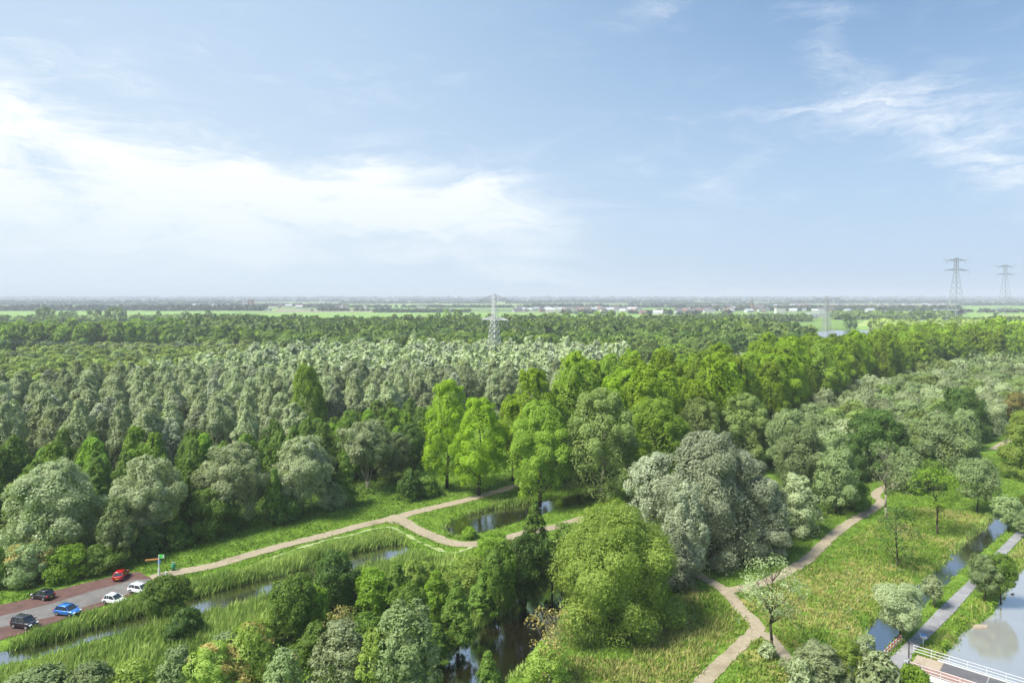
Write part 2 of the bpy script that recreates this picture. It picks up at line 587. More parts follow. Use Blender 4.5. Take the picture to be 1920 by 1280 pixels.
for z in FLOOR:
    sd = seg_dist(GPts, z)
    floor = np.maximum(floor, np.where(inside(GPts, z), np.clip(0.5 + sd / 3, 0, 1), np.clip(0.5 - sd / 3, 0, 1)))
dryz = GP([(1380, 1290), (1330, 1100), (1420, 1110), (1560, 1040), (1680, 950), (1860, 960), (1830, 1020), (1720, 1100), (1620, 1190), (1560, 1300)])
dryz2 = GP([(1180, 1240), (1250, 1130), (1300, 1100), (1380, 1150), (1370, 1190), (1280, 1290), (1000, 1300), (1040, 1230)])
dryz3 = GP([(1780, 1310), (1730, 1215), (1790, 1160), (1880, 1060), (1930, 1000), (1960, 1000), (1900, 1090), (1800, 1190)])
dry = np.maximum.reduce([inside(GPts, d).astype(float) * k for d, k in ((dryz, .8), (dryz2, 1.0), (dryz3, .8))])
gv = np.stack([GPts[:, 0], GPts[:, 1], gz], 1)
ii = np.arange(nx * ny).reshape(ny, nx)
quads = np.stack([ii[:-1, :-1].ravel(), ii[:-1, 1:].ravel(), ii[1:, 1:].ravel(), ii[1:, :-1].ravel()], 1)
FAR = 30000.0
# outer ring that carries the same sheet to the horizon
rx = [-FAR, GX0, GX1, FAR]
ry = [-FAR, GY0, GY1, FAR]
base_i = len(gv)
rv = [(x, y, 0.0) for y in ry for x in rx]
rq = []
for j in range(3):
    for i in range(3):
        if i == 1 and j == 1:
            continue
        a = base_i + j * 4 + i
        rq.append((a, a + 1, a + 5, a + 4))
gv = np.concatenate([gv, np.array(rv)])
quads = np.concatenate([quads, np.array(rq)])
MGR, t, b = new_mat('ground_cover')
geo = t.node('ShaderNodeNewGeometry').outputs['Position']
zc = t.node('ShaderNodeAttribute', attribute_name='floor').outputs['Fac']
dc = t.node('ShaderNodeAttribute', attribute_name='dry').outputs['Fac']
n1 = t.noise(geo, 0.25, 6, 0.65)
n2 = t.noise(geo, 1.7, 5, 0.7)
n3 = t.noise(geo, 0.006, 4, 0.6)
n4 = t.noise(geo, 0.09, 4, 0.6, 0.4)
g1 = t.mix(t.ramp(n1, 0.3, 0.7), (0.085, 0.165, 0.018), (0.165, 0.270, 0.036))
g1 = t.mix(t.m('MULTIPLY', t.ramp(n2, 0.45, 0.75), 0.5), g1, (0.045, 0.110, 0.012))
g1 = t.mix(t.m('MULTIPLY', dc, t.ramp(n1, 0.46, 0.62)), g1, (0.300, 0.270, 0.090))
g1 = t.mix(t.m('MULTIPLY', dc, t.ramp(n4, 0.58, 0.70)), g1, (0.240, 0.130, 0.050))
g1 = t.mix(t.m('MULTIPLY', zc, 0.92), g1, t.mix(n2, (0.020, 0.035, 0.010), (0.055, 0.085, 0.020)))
vor = t.node('ShaderNodeTexVoronoi', voronoi_dimensions='2D')
t.l.new(geo, vor.inputs['Vector']); vor.inputs['Scale'].default_value = 0.0022
sepc = t.node('ShaderNodeSeparateColor'); t.l.new(vor.outputs['Color'], sepc.inputs[0])
farcol = t.mix(sepc.outputs[0], (0.120, 0.215, 0.045), (0.200, 0.300, 0.075))
farcol = t.mix(t.ramp(sepc.outputs[1], 0.80, 0.9), farcol, (0.26, 0.25, 0.15))
sepp = t.node('ShaderNodeSeparateXYZ'); t.l.new(geo, sepp.inputs[0])
isfar = t.ramp(sepp.outputs[1], 850, 1050)
mid = t.mix(t.ramp(n4, 0.4, 0.6), (0.070, 0.130, 0.022), (0.110, 0.180, 0.03))
isnear = t.ramp(sepp.outputs[1], 205, 240)
cc = t.mix(isnear, g1, mid)
cc = t.mix(isfar, cc, farcol)
t.l.new(cc, b.inputs['Base Color'])
b.inputs['Roughness'].default_value = 0.9
b.inputs['Specular IOR Level'].default_value = 0.1
bmp = t.node('ShaderNodeBump'); bmp.inputs['Strength'].default_value = 0.7; bmp.inputs['Distance'].default_value = 0.2
t.l.new(n2, bmp.inputs['Height']); t.l.new(bmp.outputs[0], b.inputs['Normal'])
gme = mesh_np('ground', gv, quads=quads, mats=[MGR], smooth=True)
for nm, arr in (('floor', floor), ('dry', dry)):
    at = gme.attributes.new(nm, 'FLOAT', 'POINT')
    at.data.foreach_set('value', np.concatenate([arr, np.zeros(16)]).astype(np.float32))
ground = tag(link('ground', gme), 'green grassy polder ground reaching to the horizon', kind='structure')


# ------------------------------------------------------------------ water
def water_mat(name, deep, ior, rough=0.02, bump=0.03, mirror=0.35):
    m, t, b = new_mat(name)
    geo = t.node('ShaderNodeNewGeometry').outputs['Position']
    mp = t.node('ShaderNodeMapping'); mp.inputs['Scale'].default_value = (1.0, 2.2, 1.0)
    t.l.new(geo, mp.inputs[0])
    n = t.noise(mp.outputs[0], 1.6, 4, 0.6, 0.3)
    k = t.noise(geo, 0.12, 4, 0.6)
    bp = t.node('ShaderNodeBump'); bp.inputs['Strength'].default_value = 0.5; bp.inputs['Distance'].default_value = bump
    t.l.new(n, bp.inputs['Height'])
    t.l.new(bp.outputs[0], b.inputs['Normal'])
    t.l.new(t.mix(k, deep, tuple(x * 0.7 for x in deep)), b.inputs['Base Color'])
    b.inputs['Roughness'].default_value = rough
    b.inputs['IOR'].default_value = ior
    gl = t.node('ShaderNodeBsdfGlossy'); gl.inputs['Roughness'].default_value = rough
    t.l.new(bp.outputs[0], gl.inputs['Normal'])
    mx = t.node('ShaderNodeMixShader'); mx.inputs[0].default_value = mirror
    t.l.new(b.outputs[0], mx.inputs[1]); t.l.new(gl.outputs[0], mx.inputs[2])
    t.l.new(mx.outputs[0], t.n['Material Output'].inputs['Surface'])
    return m


M_DITCH = water_mat('ditch_water', (0.026, 0.021, 0.010), 1.5, 0.03, 0.02, 0.62)
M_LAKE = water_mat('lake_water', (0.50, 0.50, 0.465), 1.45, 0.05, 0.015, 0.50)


def sheet(name, poly, z, mat, grow=0.0, kind='structure', label=None, thick=0.0):
    bm = bmesh.new()
    P = np.array(poly)
    if grow:
        c = P.copy()
        n = len(P)
        area = 0.5 * sum(P[i][0] * P[(i + 1) % n][1] - P[(i + 1) % n][0] * P[i][1] for i in range(n))
        sgn = 1 if area > 0 else -1
        for i in range(n):
            e = P[(i + 1) % n] - P[i - 1]
            L = np.hypot(*e) + 1e-9
            c[i] = P[i] + sgn * np.array([e[1], -e[0]]) / L * grow
        P = c
    vs = [bm.verts.new((x, y, z)) for x, y in P]
    f = bm.faces.new(vs)
    f.normal_update()
    if f.normal.z < 0:
        f.normal_flip()
    bmesh.ops.triangulate(bm, faces=bm.faces[:])
    me = bpy.data.meshes.new(name)
    bm.to_mesh(me); bm.free()
    me.materials.append(mat)
    return tag(link(name, me), label, kind=kind)


wl = ['dark ditch water beside the parking road', 'black pool between the bushes at the bottom', 'ditch water below the fork in the path',
      'reflecting ditch water beside the cycle path', 'pale grey lake in the bottom right corner']
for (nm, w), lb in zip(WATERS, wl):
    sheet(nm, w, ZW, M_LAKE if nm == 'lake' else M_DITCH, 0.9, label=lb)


# ------------------------------------------------------------------ roads and paths
def path_mat(name, ca, cb, spots=(0.2, 0.17, 0.13), sc=1.5, rough=0.9):
    m, t, b = new_mat(name)
    geo = t.node('ShaderNodeNewGeometry').outputs['Position']
    n = t.noise(geo, sc, 6, 0.65)
    n2 = t.noise(geo, 0.18, 5, 0.6, 0.6)
    fine = t.noise(geo, 9.0, 3, 0.7)
    c = t.mix(t.ramp(n, 0.3, 0.7), ca, cb)
    c = t.mix(t.m('MULTIPLY', t.ramp(n2, 0.5, 0.68), 0.55), c, spots)
    c = t.mix(t.m('MULTIPLY', t.ramp(fine, 0.5, 0.8), 0.3), c, tuple(x * 1.5 for x in cb))
    t.l.new(c, b.inputs['Base Color'])
    b.inputs['Roughness'].default_value = rough
    b.inputs['Specular IOR Level'].default_value = 0.25
    bp = t.node('ShaderNodeBump'); bp.inputs['Strength'].default_value = 0.5; bp.inputs['Distance'].default_value = 0.03
    t.l.new(fine, bp.inputs['Height']); t.l.new(bp.outputs[0], b.inputs['Normal'])
    return m


M_PATH = path_mat('gravel_path', (0.27, 0.225, 0.155), (0.37, 0.315, 0.225), (0.20, 0.165, 0.105))
M_TRAIL = path_mat('mown_straw', (0.22, 0.30, 0.09), (0.36, 0.40, 0.20), (0.15, 0.26, 0.05))
M_ASPH = path_mat('asphalt', (0.135, 0.128, 0.122), (0.18, 0.172, 0.162), (0.10, 0.09, 0.085), 0.8)
M_CYC = path_mat('cycle_asphalt', (0.22, 0.22, 0.23), (0.31, 0.305, 0.31), (0.14, 0.125, 0.12), 0.5, 0.6)
M_BRICKROAD = path_mat('red_brick_paving', (0.100, 0.055, 0.046), (0.140, 0.080, 0.068), (0.075, 0.050, 0.044), 0.7)


def ribbon(name, key, z, mat, label, jag=0.14):
    ln = LINES[key]
    w = CW[key] / 2
    pts = []
    for i in range(len(ln) - 1):
        k = max(1, int(np.hypot(*(ln[i + 1] - ln[i])) / 0.6))
        for s in range(k):
            pts.append(ln[i] + (ln[i + 1] - ln[i]) * s / k)
    pts.append(ln[-1])
    pts = np.array(pts)
    tg = np.gradient(pts, axis=0)
    tg /= np.hypot(tg[:, 0], tg[:, 1])[:, None] + 1e-9
    nr = np.stack([-tg[:, 1], tg[:, 0]], 1)
    n = len(pts)
    jl = (vnoise(pts, 0.9, 5) - .5) * 2 * jag * 2.2
    jr = (vnoise(pts, 0.9, 9) - .5) * 2 * jag * 2.2
    L = pts + nr * (w + jl)[:, None]
    R = pts - nr * (w + jr)[:, None]
    v = np.zeros((2 * n, 3)); v[:n, :2] = L; v[n:, :2] = R; v[:, 2] = z
    q = [(i, n + i, n + i + 1, i + 1) for i in range(n - 1)]
    return tag(link(name, mesh_np(name, v, quads=q, mats=[mat])), label, kind='structure')


def rough_poly(poly, step=0.8, amp=0.15, seed=4):
    out = []
    n = len(poly)
    for i in range(n):
        a, b = poly[i], poly[(i + 1) % n]
        k = max(1, int(np.hypot(*(b - a)) / step))
        for s in range(k):
            out.append(a + (b - a) * s / k)
    out = np.array(out)
    out[:, 0] += (vnoise(out, 0.8, seed) - .5) * 2 * amp
    out[:, 1] += (vnoise(out, 0.8, seed + 3) - .5) * 2 * amp
    return out


sheet('road', rough_poly(road_red), 0.020, M_BRICKROAD, label='red brick parking strips on both sides of the dead end road')
sheet('road', road_grey, 0.028, M_ASPH, label='grey asphalt lane of the dead end parking road')
ribbon('path', 'left', 0.034, M_PATH, 'gravel path running from the parking road past the fork')
ribbon('path', 'fork', 0.040, M_PATH, 'gravel path branching off at the fork beside the ditch')
ribbon('path', 'trail', 0.026, M_TRAIL, 'pale strip of cut straw along the reed bank', 0.42)
ribbon('path', 'main', 0.030, M_PATH, 'winding footpath across the open meadow')
ribbon('path', 'south', 0.036, M_PATH, 'footpath running down to the bottom edge')
ribbon('path', 'branch', 0.024, M_PATH, 'short worn side path in the meadow', 0.25)
ribbon('path', 'far', 0.024, M_PATH, 'far bit of path in a clearing at the right edge')
sheet('path', cycle, 0.032, M_CYC, label='grey asphalt cycle path along the lake')
forkc = np.array([G(*p) for p in [(690, 984), (735, 965), (776, 962), (762, 972), (778, 988), (770, 992), (750, 984), (725, 979)]])
sheet('path', forkc, 0.046, M_PATH, label='widened gravel junction where the path forks')
# joints and patches on the cycle path
M_JOINT = plain('tar_joint', (0.07, 0.065, 0.065), 0.8)
mb = MB()
for (a, c) in (((1762, 1139), (1790, 1147)), ((1741, 1172), (1764, 1181)), ((1706, 1194), (1741, 1203)), ((1838, 1068), (1862, 1075)), ((1880, 1025), (1900, 1030))):
    p, q = Vector(G(*a)), Vector(G(*c))
    d = (q - p).normalized(); nn = Vector((-d.y, d.x)) * 0.05
    mb.poly([(p.x - nn.x, p.y - nn.y, .037), (q.x - nn.x, q.y - nn.y, .037), (q.x + nn.x, q.y + nn.y, .037), (p.x + nn.x, p.y + nn.y, .037)])
tag(mb.build('road_joint', M_JOINT), 'dark tar joints across the asphalt cycle path', kind='structure')

# fields and far lake
M_FIELD = path_mat('pasture', (0.170, 0.300, 0.055), (0.215, 0.345, 0.070), (0.19, 0.29, 0.08), 0.02)
M_FIELD2 = path_mat('stubble', (0.27, 0.36, 0.08), (0.33, 0.40, 0.11), (0.25, 0.33, 0.09), 0.02)
M_SOIL = path_mat('bare_soil', (0.16, 0.13, 0.08), (0.20, 0.16, 0.10), (0.14, 0.12, 0.07), 0.05)
for pts, z, mt, lb in (
        ([(-80, 594), (330, 591), (520, 583), (520, 580), (300, 580), (-80, 584)], 0.10, M_FIELD, 'pale pasture behind the tree row at the left'),
        ([(-80, 603), (300, 600), (470, 597), (780, 601), (1010, 603), (1290, 602), (1330, 596), (1290, 589), (1000, 586), (700, 585), (520, 586), (330, 594), (-80, 597)], 0.14, M_FIELD, 'long green pasture in front of the village'),
        ([(620, 579.5), (1000, 580.5), (1260, 582), (1260, 576), (1000, 572.5), (640, 572)], 0.10, M_FIELD, 'pasture behind the village street'),
        ([(1600, 612), (1760, 610), (1750, 602), (1625, 600)], 0.10, M_FIELD2, 'yellowish field beyond the far lake'),
        ([(1598, 620), (1700, 616), (1700, 611), (1604, 612)], 0.14, M_FIELD, 'green strip on the shore of the far lake'),
        ([(1625, 617), (1700, 616), (1710, 612), (1640, 612)], 0.18, M_SOIL, 'brown bare soil beside the far lake'),
        ([(1790, 604), (1990, 602), (1990, 583), (1790, 584)], 0.10, M_FIELD, 'green pasture under the tall pylons'),
        ([(1790, 582), (1990, 580), (1990, 572), (1790, 573)], 0.10, M_FIELD, 'distant pasture behind the farm at the right')):
    sheet('field', GP(pts), z, mt, label=lb)
M_FARLAKE = water_mat('far_lake_water', (0.40, 0.41, 0.42), 1.45, 0.08, 0.002, 0.6)
sheet('lake', GP([(1525, 632), (1640, 631), (1680, 624), (1645, 619.5), (1560, 619.5), (1535, 622)]), 0.12, M_FARLAKE, label='small pale lake behind the second pylon')
sheet('canal', GP([(560, 580.6), (960, 581.4), (960, 579.9), (560, 579.2)]), 0.16, M_FARLAKE, label='thin pale canal line in front of the far village')
sheet('canal', GP([(380, 578.5), (470, 579.5), (470, 575), (395, 574)]), 0.16, M_FARLAKE, label='pale water surface left of the silo')
for pts, mt, lb in (([(-80, 577), (200, 576), (220, 573.5), (-80, 574)], M_FIELD2, 'pale field strip at the far left'), ([(700, 570.5), (980, 571), (960, 568), (720, 568)], M_FIELD2, 'pale straw coloured field on the far plain'),
                    ([(1010, 600), (1180, 600), (1200, 595), (1010, 594)], M_FIELD2, 'lighter patch in the village pasture'), ([(1850, 596), (1990, 595), (1990, 589), (1840, 590)], M_FIELD2, 'lighter patch in the pasture at the right'),
                    ([(1100, 567.5), (1400, 568), (1380, 565.5), (1120, 565.5)], M_FIELD, 'distant green field near the horizon'), ([(60, 568), (420, 568), (400, 565), (90, 565)], M_FIELD, 'distant green field near the left horizon')):
    sheet('field', GP(pts), 0.22, mt, label=lb)
# a clearing with water among the trees
sheet('lake', GP([(1330, 592.2), (1330, 591.2), (1200, 591), (1200, 592)]), 0.2, M_FARLAKE, label='narrow strip of water past the pasture')


# ------------------------------------------------------------------ trees
def unit(n, rng):
    v = rng.normal(size=(n, 3))
    return v / (np.linalg.norm(v, axis=1)[:, None] + 1e-9)


def norm(v):
    return v / (np.linalg.norm(v, axis=1)[:, None] + 1e-9)


SHAPES = {  # radius along the normalised height of the crown, crown base fraction, vertical stretch of clumps
    'round': (lambda s: np.sqrt(np.clip(1 - ((s - .42) / .60) ** 2, 0.02, 1)), .16, .85),
    'dome': (lambda s: np.sqrt(np.clip(1 - (np.clip(s - .22, 0, 1) / .80) ** 2, 0.02, 1)), .04, .8),
    'poplar': (lambda s: np.clip(np.sin(np.pi * np.clip(s * .78 + .16, 0, 1)) ** .6, .05, 1) * 1.12, .13, 1.25),
    'egg': (lambda s: np.clip(1 - (np.clip(s - .22, 0, 1) / .80) ** 2.5, .02, 1) ** .75, .08, 1.15),
    'cone': (lambda s: np.clip(1.12 - s ** 1.5, .12, 1), .10, 1.1),
    'oval': (lambda s: np.sqrt(np.clip(1 - ((s - .46) / .58) ** 2, 0.02, 1)), .12, 1.15),
    'pollard': (lambda s: np.sqrt(np.clip(1 - ((s - .50) / .54) ** 2, 0.02, 1)), .26, .9),
    'umbrella': (lambda s: np.sqrt(np.clip(1 - ((s - .55) / .47) ** 2, 0.02, 1)), .40, .8),
}


def crown_clumps(shape, h, R, rng, k, size=.30):
    """big lobes along the envelope, each covered with small clumps"""
    fn, zb, st = SHAPES[shape]
    m = 4
    n1 = max(7, k // m)
    s = rng.beta(1.15, 1.15, n1)
    s[:max(1, n1 // 8)] = rng.uniform(.88, .98, max(1, n1 // 8))
    a = np.arange(n1) * 2.39996 + rng.normal(0, .5, n1)
    rr = fn(s) * R
    depth = rng.uniform(.30, 1.0, n1) ** .45
    lean = rng.normal(0, .05 * R, 2)
    r1 = R * size * 1.28 * rng.uniform(.75, 1.2, n1) * np.clip(.40 + .70 * fn(s), .42, 1.12)
    off = np.maximum(rr * depth - r1 * rng.uniform(.35, .85, n1), 0)
    c1 = np.stack([np.cos(a) * off + lean[0] * s, np.sin(a) * off + lean[1] * s, h * (zb + (1 - zb) * s * .95)], 1)
    c1[:, 2] = np.clip(c1[:, 2], r1 * .6, h - r1 * st * .85)
    idx = np.repeat(np.arange(n1), m)
    u = unit(n1 * m, rng)
    out = c1[idx] - np.array([0, 0, c1[:, 2].mean() * .8]); out = norm(out + 1e-3)
    fl = (u * out).sum(1) < -.15
    u[fl] *= -1
    u[:, 2] = np.abs(u[:, 2]) * np.where(rng.random(len(u)) < .8, 1, -1)
    r = r1[idx] * rng.uniform(.40, .72, len(idx))
    c = c1[idx] + u * r1[idx][:, None] * np.array([.74, .74, .74 * st])
    c[:, 2] = np.clip(c[:, 2], r * .6, h - r * .55)
    rad = np.stack([r, r, r * (.5 + .5 * st)], 1)
    crown_clumps.lobe = c1[idx]
    crown_clumps.core = (fn, zb, h, R, lean)
    return c, rad


def cards(c, rad, n, L, rng, aspect=.5, hang=0.0, wind=0.0, H=10.0, flat=.5, spike=0.0, lobe=None, core=None, skin=.24):
    """n leaf sprays spread over the shells of the clumps"""
    w = (rad[:, 0] ** 2) * (.6 + rng.uniform(0, .8, len(c)))
    idx = rng.choice(len(c), n, p=w / w.sum())
    u = unit(n, rng)
    if lobe is None:
        lobe = c - np.array([0, 0, .5])
    lo = norm(c - lobe + 1e-4)[idx].copy()
    flip = (u * lo).sum(1) < -.25
    u[flip] *= -1
    low = (u[:, 2] < -.45) & (rng.random(n) < .5)
    u[low, 2] *= -1
    shell = rng.uniform(.35, 1.08, (n, 1)) ** .5
    spk = 1 + spike * (rng.random((n, 1)) ** 5)
    p = c[idx] + u * rad[idx] * shell * spk
    if core is not None:
        fn, zb, hh, RR, lean = core
        inner = rng.random(n) < skin
        s = rng.beta(1.25, 1.0, n) * .99
        a = rng.uniform(0, 2 * np.pi, n)
        ph = rng.uniform(0, 6.28, 6)
        bump = .97 + .13 * np.sin(2 * a + ph[0] + 4 * s) + .12 * np.sin(5 * a + ph[1] - 9 * s) + .11 * np.sin(9 * a + ph[2] + 13 * s) + .08 * np.sin(19 * s + ph[3] + 2 * a)
        fr = fn(s) * RR * .86 * bump * rng.uniform(.70, 1.0, n) ** .5
        sk = np.stack([np.cos(a) * fr + lean[0] * s, np.sin(a) * fr + lean[1] * s, hh * (zb + (1 - zb) * s * .98) - .02 * hh], 1)
        p[inner] = sk[inner]
        eo = norm(np.stack([np.cos(a), np.sin(a), np.clip((s - .45) * 2.4, -.5, 2.0)], 1) + rng.normal(size=(n, 3)) * .28)
        u[inner] = eo[inner]; lo[inner] = eo[inner]
    p[:, 2] = np.maximum(p[:, 2], .08)
    nr = norm(u * .75 + lo * .45 + rng.normal(size=(n, 3)) * flat * .8 + np.array([0, 0, .25]))
    td = rng.normal(size=(n, 3)) + np.array([wind, 0, -hang]) + u * .4
    td = norm(td - (td * nr).sum(1)[:, None] * nr)
    bt = np.cross(nr, td)
    l = (L * rng.uniform(.55, 1.4, n))[:, None]
    wd = l * aspect * rng.uniform(.8, 1.2, (n, 1))
    v = np.empty((n, 3, 3))
    v[:, 0] = p - td * l * .42 + bt * wd * .5
    v[:, 1] = p + td * l * .58
    v[:, 2] = p - td * l * .42 - bt * wd * .5
    ct = rng.uniform(0, 1, len(c))
    tint = np.clip(.52 * rng.random(n) + .46 * ct[idx], 0, .999)
    q = np.arange(n * 3).reshape(n, 3)
    return v.reshape(-1, 3), q, tint


def trunk_mb(h, R, c, rad, rng, base_r=None, limbs=14, shape='round', bare=False, many=False):
    mb = MB()
    r0 = base_r or max(.10, h * .018)
    zb = SHAPES[shape][1]
    stems = 1 if not many else 4
    rr = random.Random(int(rng.integers(1e9)))
    for s_ in range(stems):
        top = h * .82
        pts = [Vector((0, 0, -.25))]
        dx, dy = rr.uniform(-.03, .03) * h, rr.uniform(-.03, .03) * h
        if many:
            a = 2 * math.pi * s_ / stems + rr.random()
            dx, dy = math.cos(a) * R * .5, math.sin(a) * R * .5
        for k in range(1, 6):
            f = k / 5
            pts.append(Vector((dx * f + rr.uniform(-.01, .01) * h, dy * f + rr.uniform(-.01, .01) * h, top * f)))
        mb.tube(pts, r0 * (1 if not many else .6), r0 * .14, 6)
    order = rng.permutation(len(c))[:limbs]
    for i in order:
        q = Vector(c[i])
        zs = min(max(zb * h * .85, q.z - Vector((q.x, q.y)).length * 1.1), top * .95)
        f = max(0, zs / top)
        s = Vector((dx * f, dy * f, zs))
        md = s.lerp(q, .55) + Vector((0, 0, (q.z - s.z) * -.08))
        mb.tube([s, md, q], r0 * .42 * (1 - .5 * f), r0 * .08, 4)
        if bare:
            for _ in range(4):
                d = Vector((rr.uniform(-1, 1), rr.uniform(-1, 1), rr.uniform(.1, 1.2))) * rad[i][0] * .9
                st_ = s.lerp(q, rr.uniform(.45, 1))
                mb.tube([st_, st_ + d * .5 + Vector((0, 0, .1)), st_ + d], r0 * .10, r0 * .03, 3)
    return mb


TOTAL = {'cards': 0}


def make_tree(name, kind_mat, shape, h, R, Y, rng, cover=1.8, detail=1.0, size=.30, k=None, hang=0., wind=0., flat=.52, bark=None,
              limbs=14, bare=False, skin=.24, fill=1.0, aspect=.5, many=False, spike=.0, Lmin=.30, single=False, extra=None, maxc=22000):
    L = max(Lmin, Y * .0030) / detail
    if not bare and not single:
        R = R * .90
    k = k or int(np.clip(90 + R * 12, 90, 190))
    c, rad = crown_clumps(shape, h, R, rng, k, size)
    area = (float((4 * np.pi * rad[:, 0] ** 2 * .16).sum()) + 2 * np.pi * R * h * .55) * fill
    n = int(cover * area / (.5 * L * L * aspect))
    if n > maxc:
        L *= math.sqrt(n / maxc); n = int(maxc)
    v, q, tint = cards(c, rad, n, L, rng, aspect, hang, wind, h, flat, spike, crown_clumps.lobe, crown_clumps.core, 0.0 if bare else skin)
    TOTAL['cards'] += n
    mats = [LM[kind_mat]]
    mi = np.zeros(n, int)
    if extra:
        mats.append(LM[extra[0]])
        cl = (vnoise(v[::3, [0, 2]] + v[::3, [1, 1]], .35, int(rng.integers(99))) > 1 - extra[1])
        mi[cl] = 1
    tm = trunk_mb(h, R, c, rad, rng, limbs=limbs, shape=shape, bare=bare, many=many)
    if single:
        tv = np.array(tm.v).reshape(-1, 3); tq = np.array([t3 for f in tm.f for t3 in ((f[0], f[1], f[2]), (f[0], f[2], f[3])) if len(f) == 4], dtype=int).reshape(-1, 3) + len(v)
        me = mesh_np(name, np.concatenate([v, tv]), tris=np.concatenate([q, tq]), mats=mats + [bark or BARK],
                     tint=np.concatenate([tint, np.zeros(len(tq))]), midx=np.concatenate([mi, np.full(len(tq), len(mats))]))
        return me
    cm = mesh_np(name + '_crown', v, tris=q, mats=mats, tint=tint, midx=mi)
    return cm, tm.mesh(name + '_trunk', bark or BARK, True)


def plant(name, loc, cm, tm, label, cat='tree', group=None, rz=0.0, scale=(1, 1, 1)):
    e = empty(name, loc, rz)
    e.scale = scale
    tag(e, label, cat, group)
    link('crown' if cat == 'tree' else 'foliage', cm, e)
    link('trunk' if cat == 'tree' else 'stem', tm, e)
    return e


# ---- individually built trees: (base px, base py, top py, crown width px, name, material, shape, label, options)
T = []


def H(px, by, ty, w, name, mat, shape, label, **kw):
    T.append((px, by, ty, w, name, mat, shape, label, kw))


# row of silver willows by the verge, left
H(92, 1060, 868, 176, 'willow_tree', 'silver', 'dome', 'big silvery willow at the left edge, widest of the row behind the parking road', size=.27, hang=.3, extra=('olive', .35))
H(219, 1062, 932, 66, 'willow_tree', 'olive', 'oval', 'slim pale green willow between the two round silver willows above the red car', hang=.3)
H(282, 1022, 853, 132, 'willow_tree', 'silver', 'round', 'round silver willow behind the slim pale green one above the red car', size=.27)
H(437, 985, 830, 128, 'willow_tree', 'silver', 'round', 'round silver willow left of the narrow light green alder', size=.27)
H(568, 962, 818, 120, 'willow_tree', 'silver', 'round', 'round silver willow with dark gap below its crown, middle of the verge row', size=.27, extra=('grey', .4))
H(690, 922, 792, 112, 'willow_tree', 'silver', 'umbrella', 'silver willow on many pale leaning stems nearest the fork in the path', size=.27, many=True, bark=BARK_PALE, extra=('olive', .5))
H(395, 1016, 912, 116, 'hawthorn_bush', 'alder', 'dome', 'dense round dark green bush in front of the silver willow row', size=.26)
H(278, 1050, 985, 80, 'shrub', 'dark', 'dome', 'low dark shrub behind the signpost at the wood edge')
H(330, 1035, 975, 70, 'shrub', 'alder', 'dome', 'low green shrub right of the dark one at the wood edge')
H(190, 1082, 1022, 90, 'shrub', 'alder', 'dome', 'green shrub with rusty leaves behind the black hatchback and red car', extra=('rust', .3))
H(128, 1096, 1028, 96, 'shrub', 'fresh', 'dome', 'yellowish green shrub directly behind the black hatchback')
H(50, 1106, 1020, 100, 'shrub', 'olive', 'dome', 'brownish shrub at the left edge behind the parking road', extra=('rust', .45))
H(-10, 1110, 1030, 70, 'shrub', 'alder', 'dome', 'green shrub cut by the left edge of the picture')
H(514, 985, 872, 46, 'alder_tree', 'alder', 'cone', 'narrow light green alder between two round silver willows')
H(535, 985, 918, 70, 'shrub', 'dark', 'dome', 'dark shrub at the foot of the narrow alder')
H(648, 950, 850, 52, 'alder_tree', 'alder', 'cone', 'narrow alder left of the many-stemmed silver willow')
H(630, 960, 905, 60, 'shrub', 'olive', 'dome', 'pale olive shrub at the foot of the narrow alder by the verge')
H(178, 980, 890, 60, 'alder_tree', 'alder', 'cone', 'alder squeezed between the first two silver willows')
H(355, 1000, 880, 60, 'alder_tree', 'alder', 'cone', 'alder between the second and third silver willow')
H(768, 940, 878, 56, 'hawthorn_bush', 'dark', 'cone', 'dark pointed bush alone on the verge above the fork')
H(800, 935, 892, 60, 'shrub', 'alder', 'dome', 'low round bush just right of the dark pointed bush')
H(735, 900, 812, 80, 'willow_tree', 'olive', 'round', 'loose olive willow behind the many-stemmed one')
H(770, 885, 795, 70, 'alder_tree', 'dark', 'oval', 'dark alder left of the first bright poplar')
# bright poplars
H(838, 915, 714, 100, 'poplar_tree', 'poplar', 'poplar', 'tall bright lime green poplar standing left of all other poplars', size=.25, cover=1.7)
H(898, 928, 747, 106, 'poplar_tree', 'poplar', 'poplar', 'bright green poplar whose trunk stands at the path edge', size=.25, cover=1.5)
H(962, 900, 742, 78, 'poplar_tree', 'poplar', 'poplar', 'poplar between the path edge tree and the big dark green one', size=.25)
H(1012, 948, 750, 112, 'poplar_tree', 'poplar_mid', 'poplar', 'big mid green poplar above the ditch left of the pale one', size=.25, cover=1.7)
H(1128, 950, 732, 132, 'poplar_tree', 'poplar_pale', 'poplar', 'large pale greyish green poplar in the middle with a visible light stem', size=.25, bark=BARK_PALE)
H(1232, 925, 742, 122, 'poplar_tree', 'poplar_mid', 'poplar', 'olive green poplar behind the grey white poplar clump', size=.25)
H(1310, 890, 748, 92, 'poplar_tree', 'poplar_pale', 'poplar', 'poplar above the grey clump, right of the olive one', size=.25)
H(1395, 880, 740, 98, 'poplar_tree', 'poplar_pale', 'poplar', 'greyish green poplar right above the grey white poplar clump', size=.25)
H(578, 850, 680, 66, 'poplar_tree', 'poplar_mid', 'poplar', 'single olive green poplar rising out of the silver willow plantation', size=.25)
H(1142, 820, 668, 60, 'poplar_tree', 'poplar', 'poplar', 'brightest yellow green poplar top at the left end of the poplar wood', size=.25)
H(1068, 850, 708, 70, 'poplar_tree', 'poplar', 'poplar', 'bright poplar in front of the brightest one at the end of the poplar wood', size=.25)
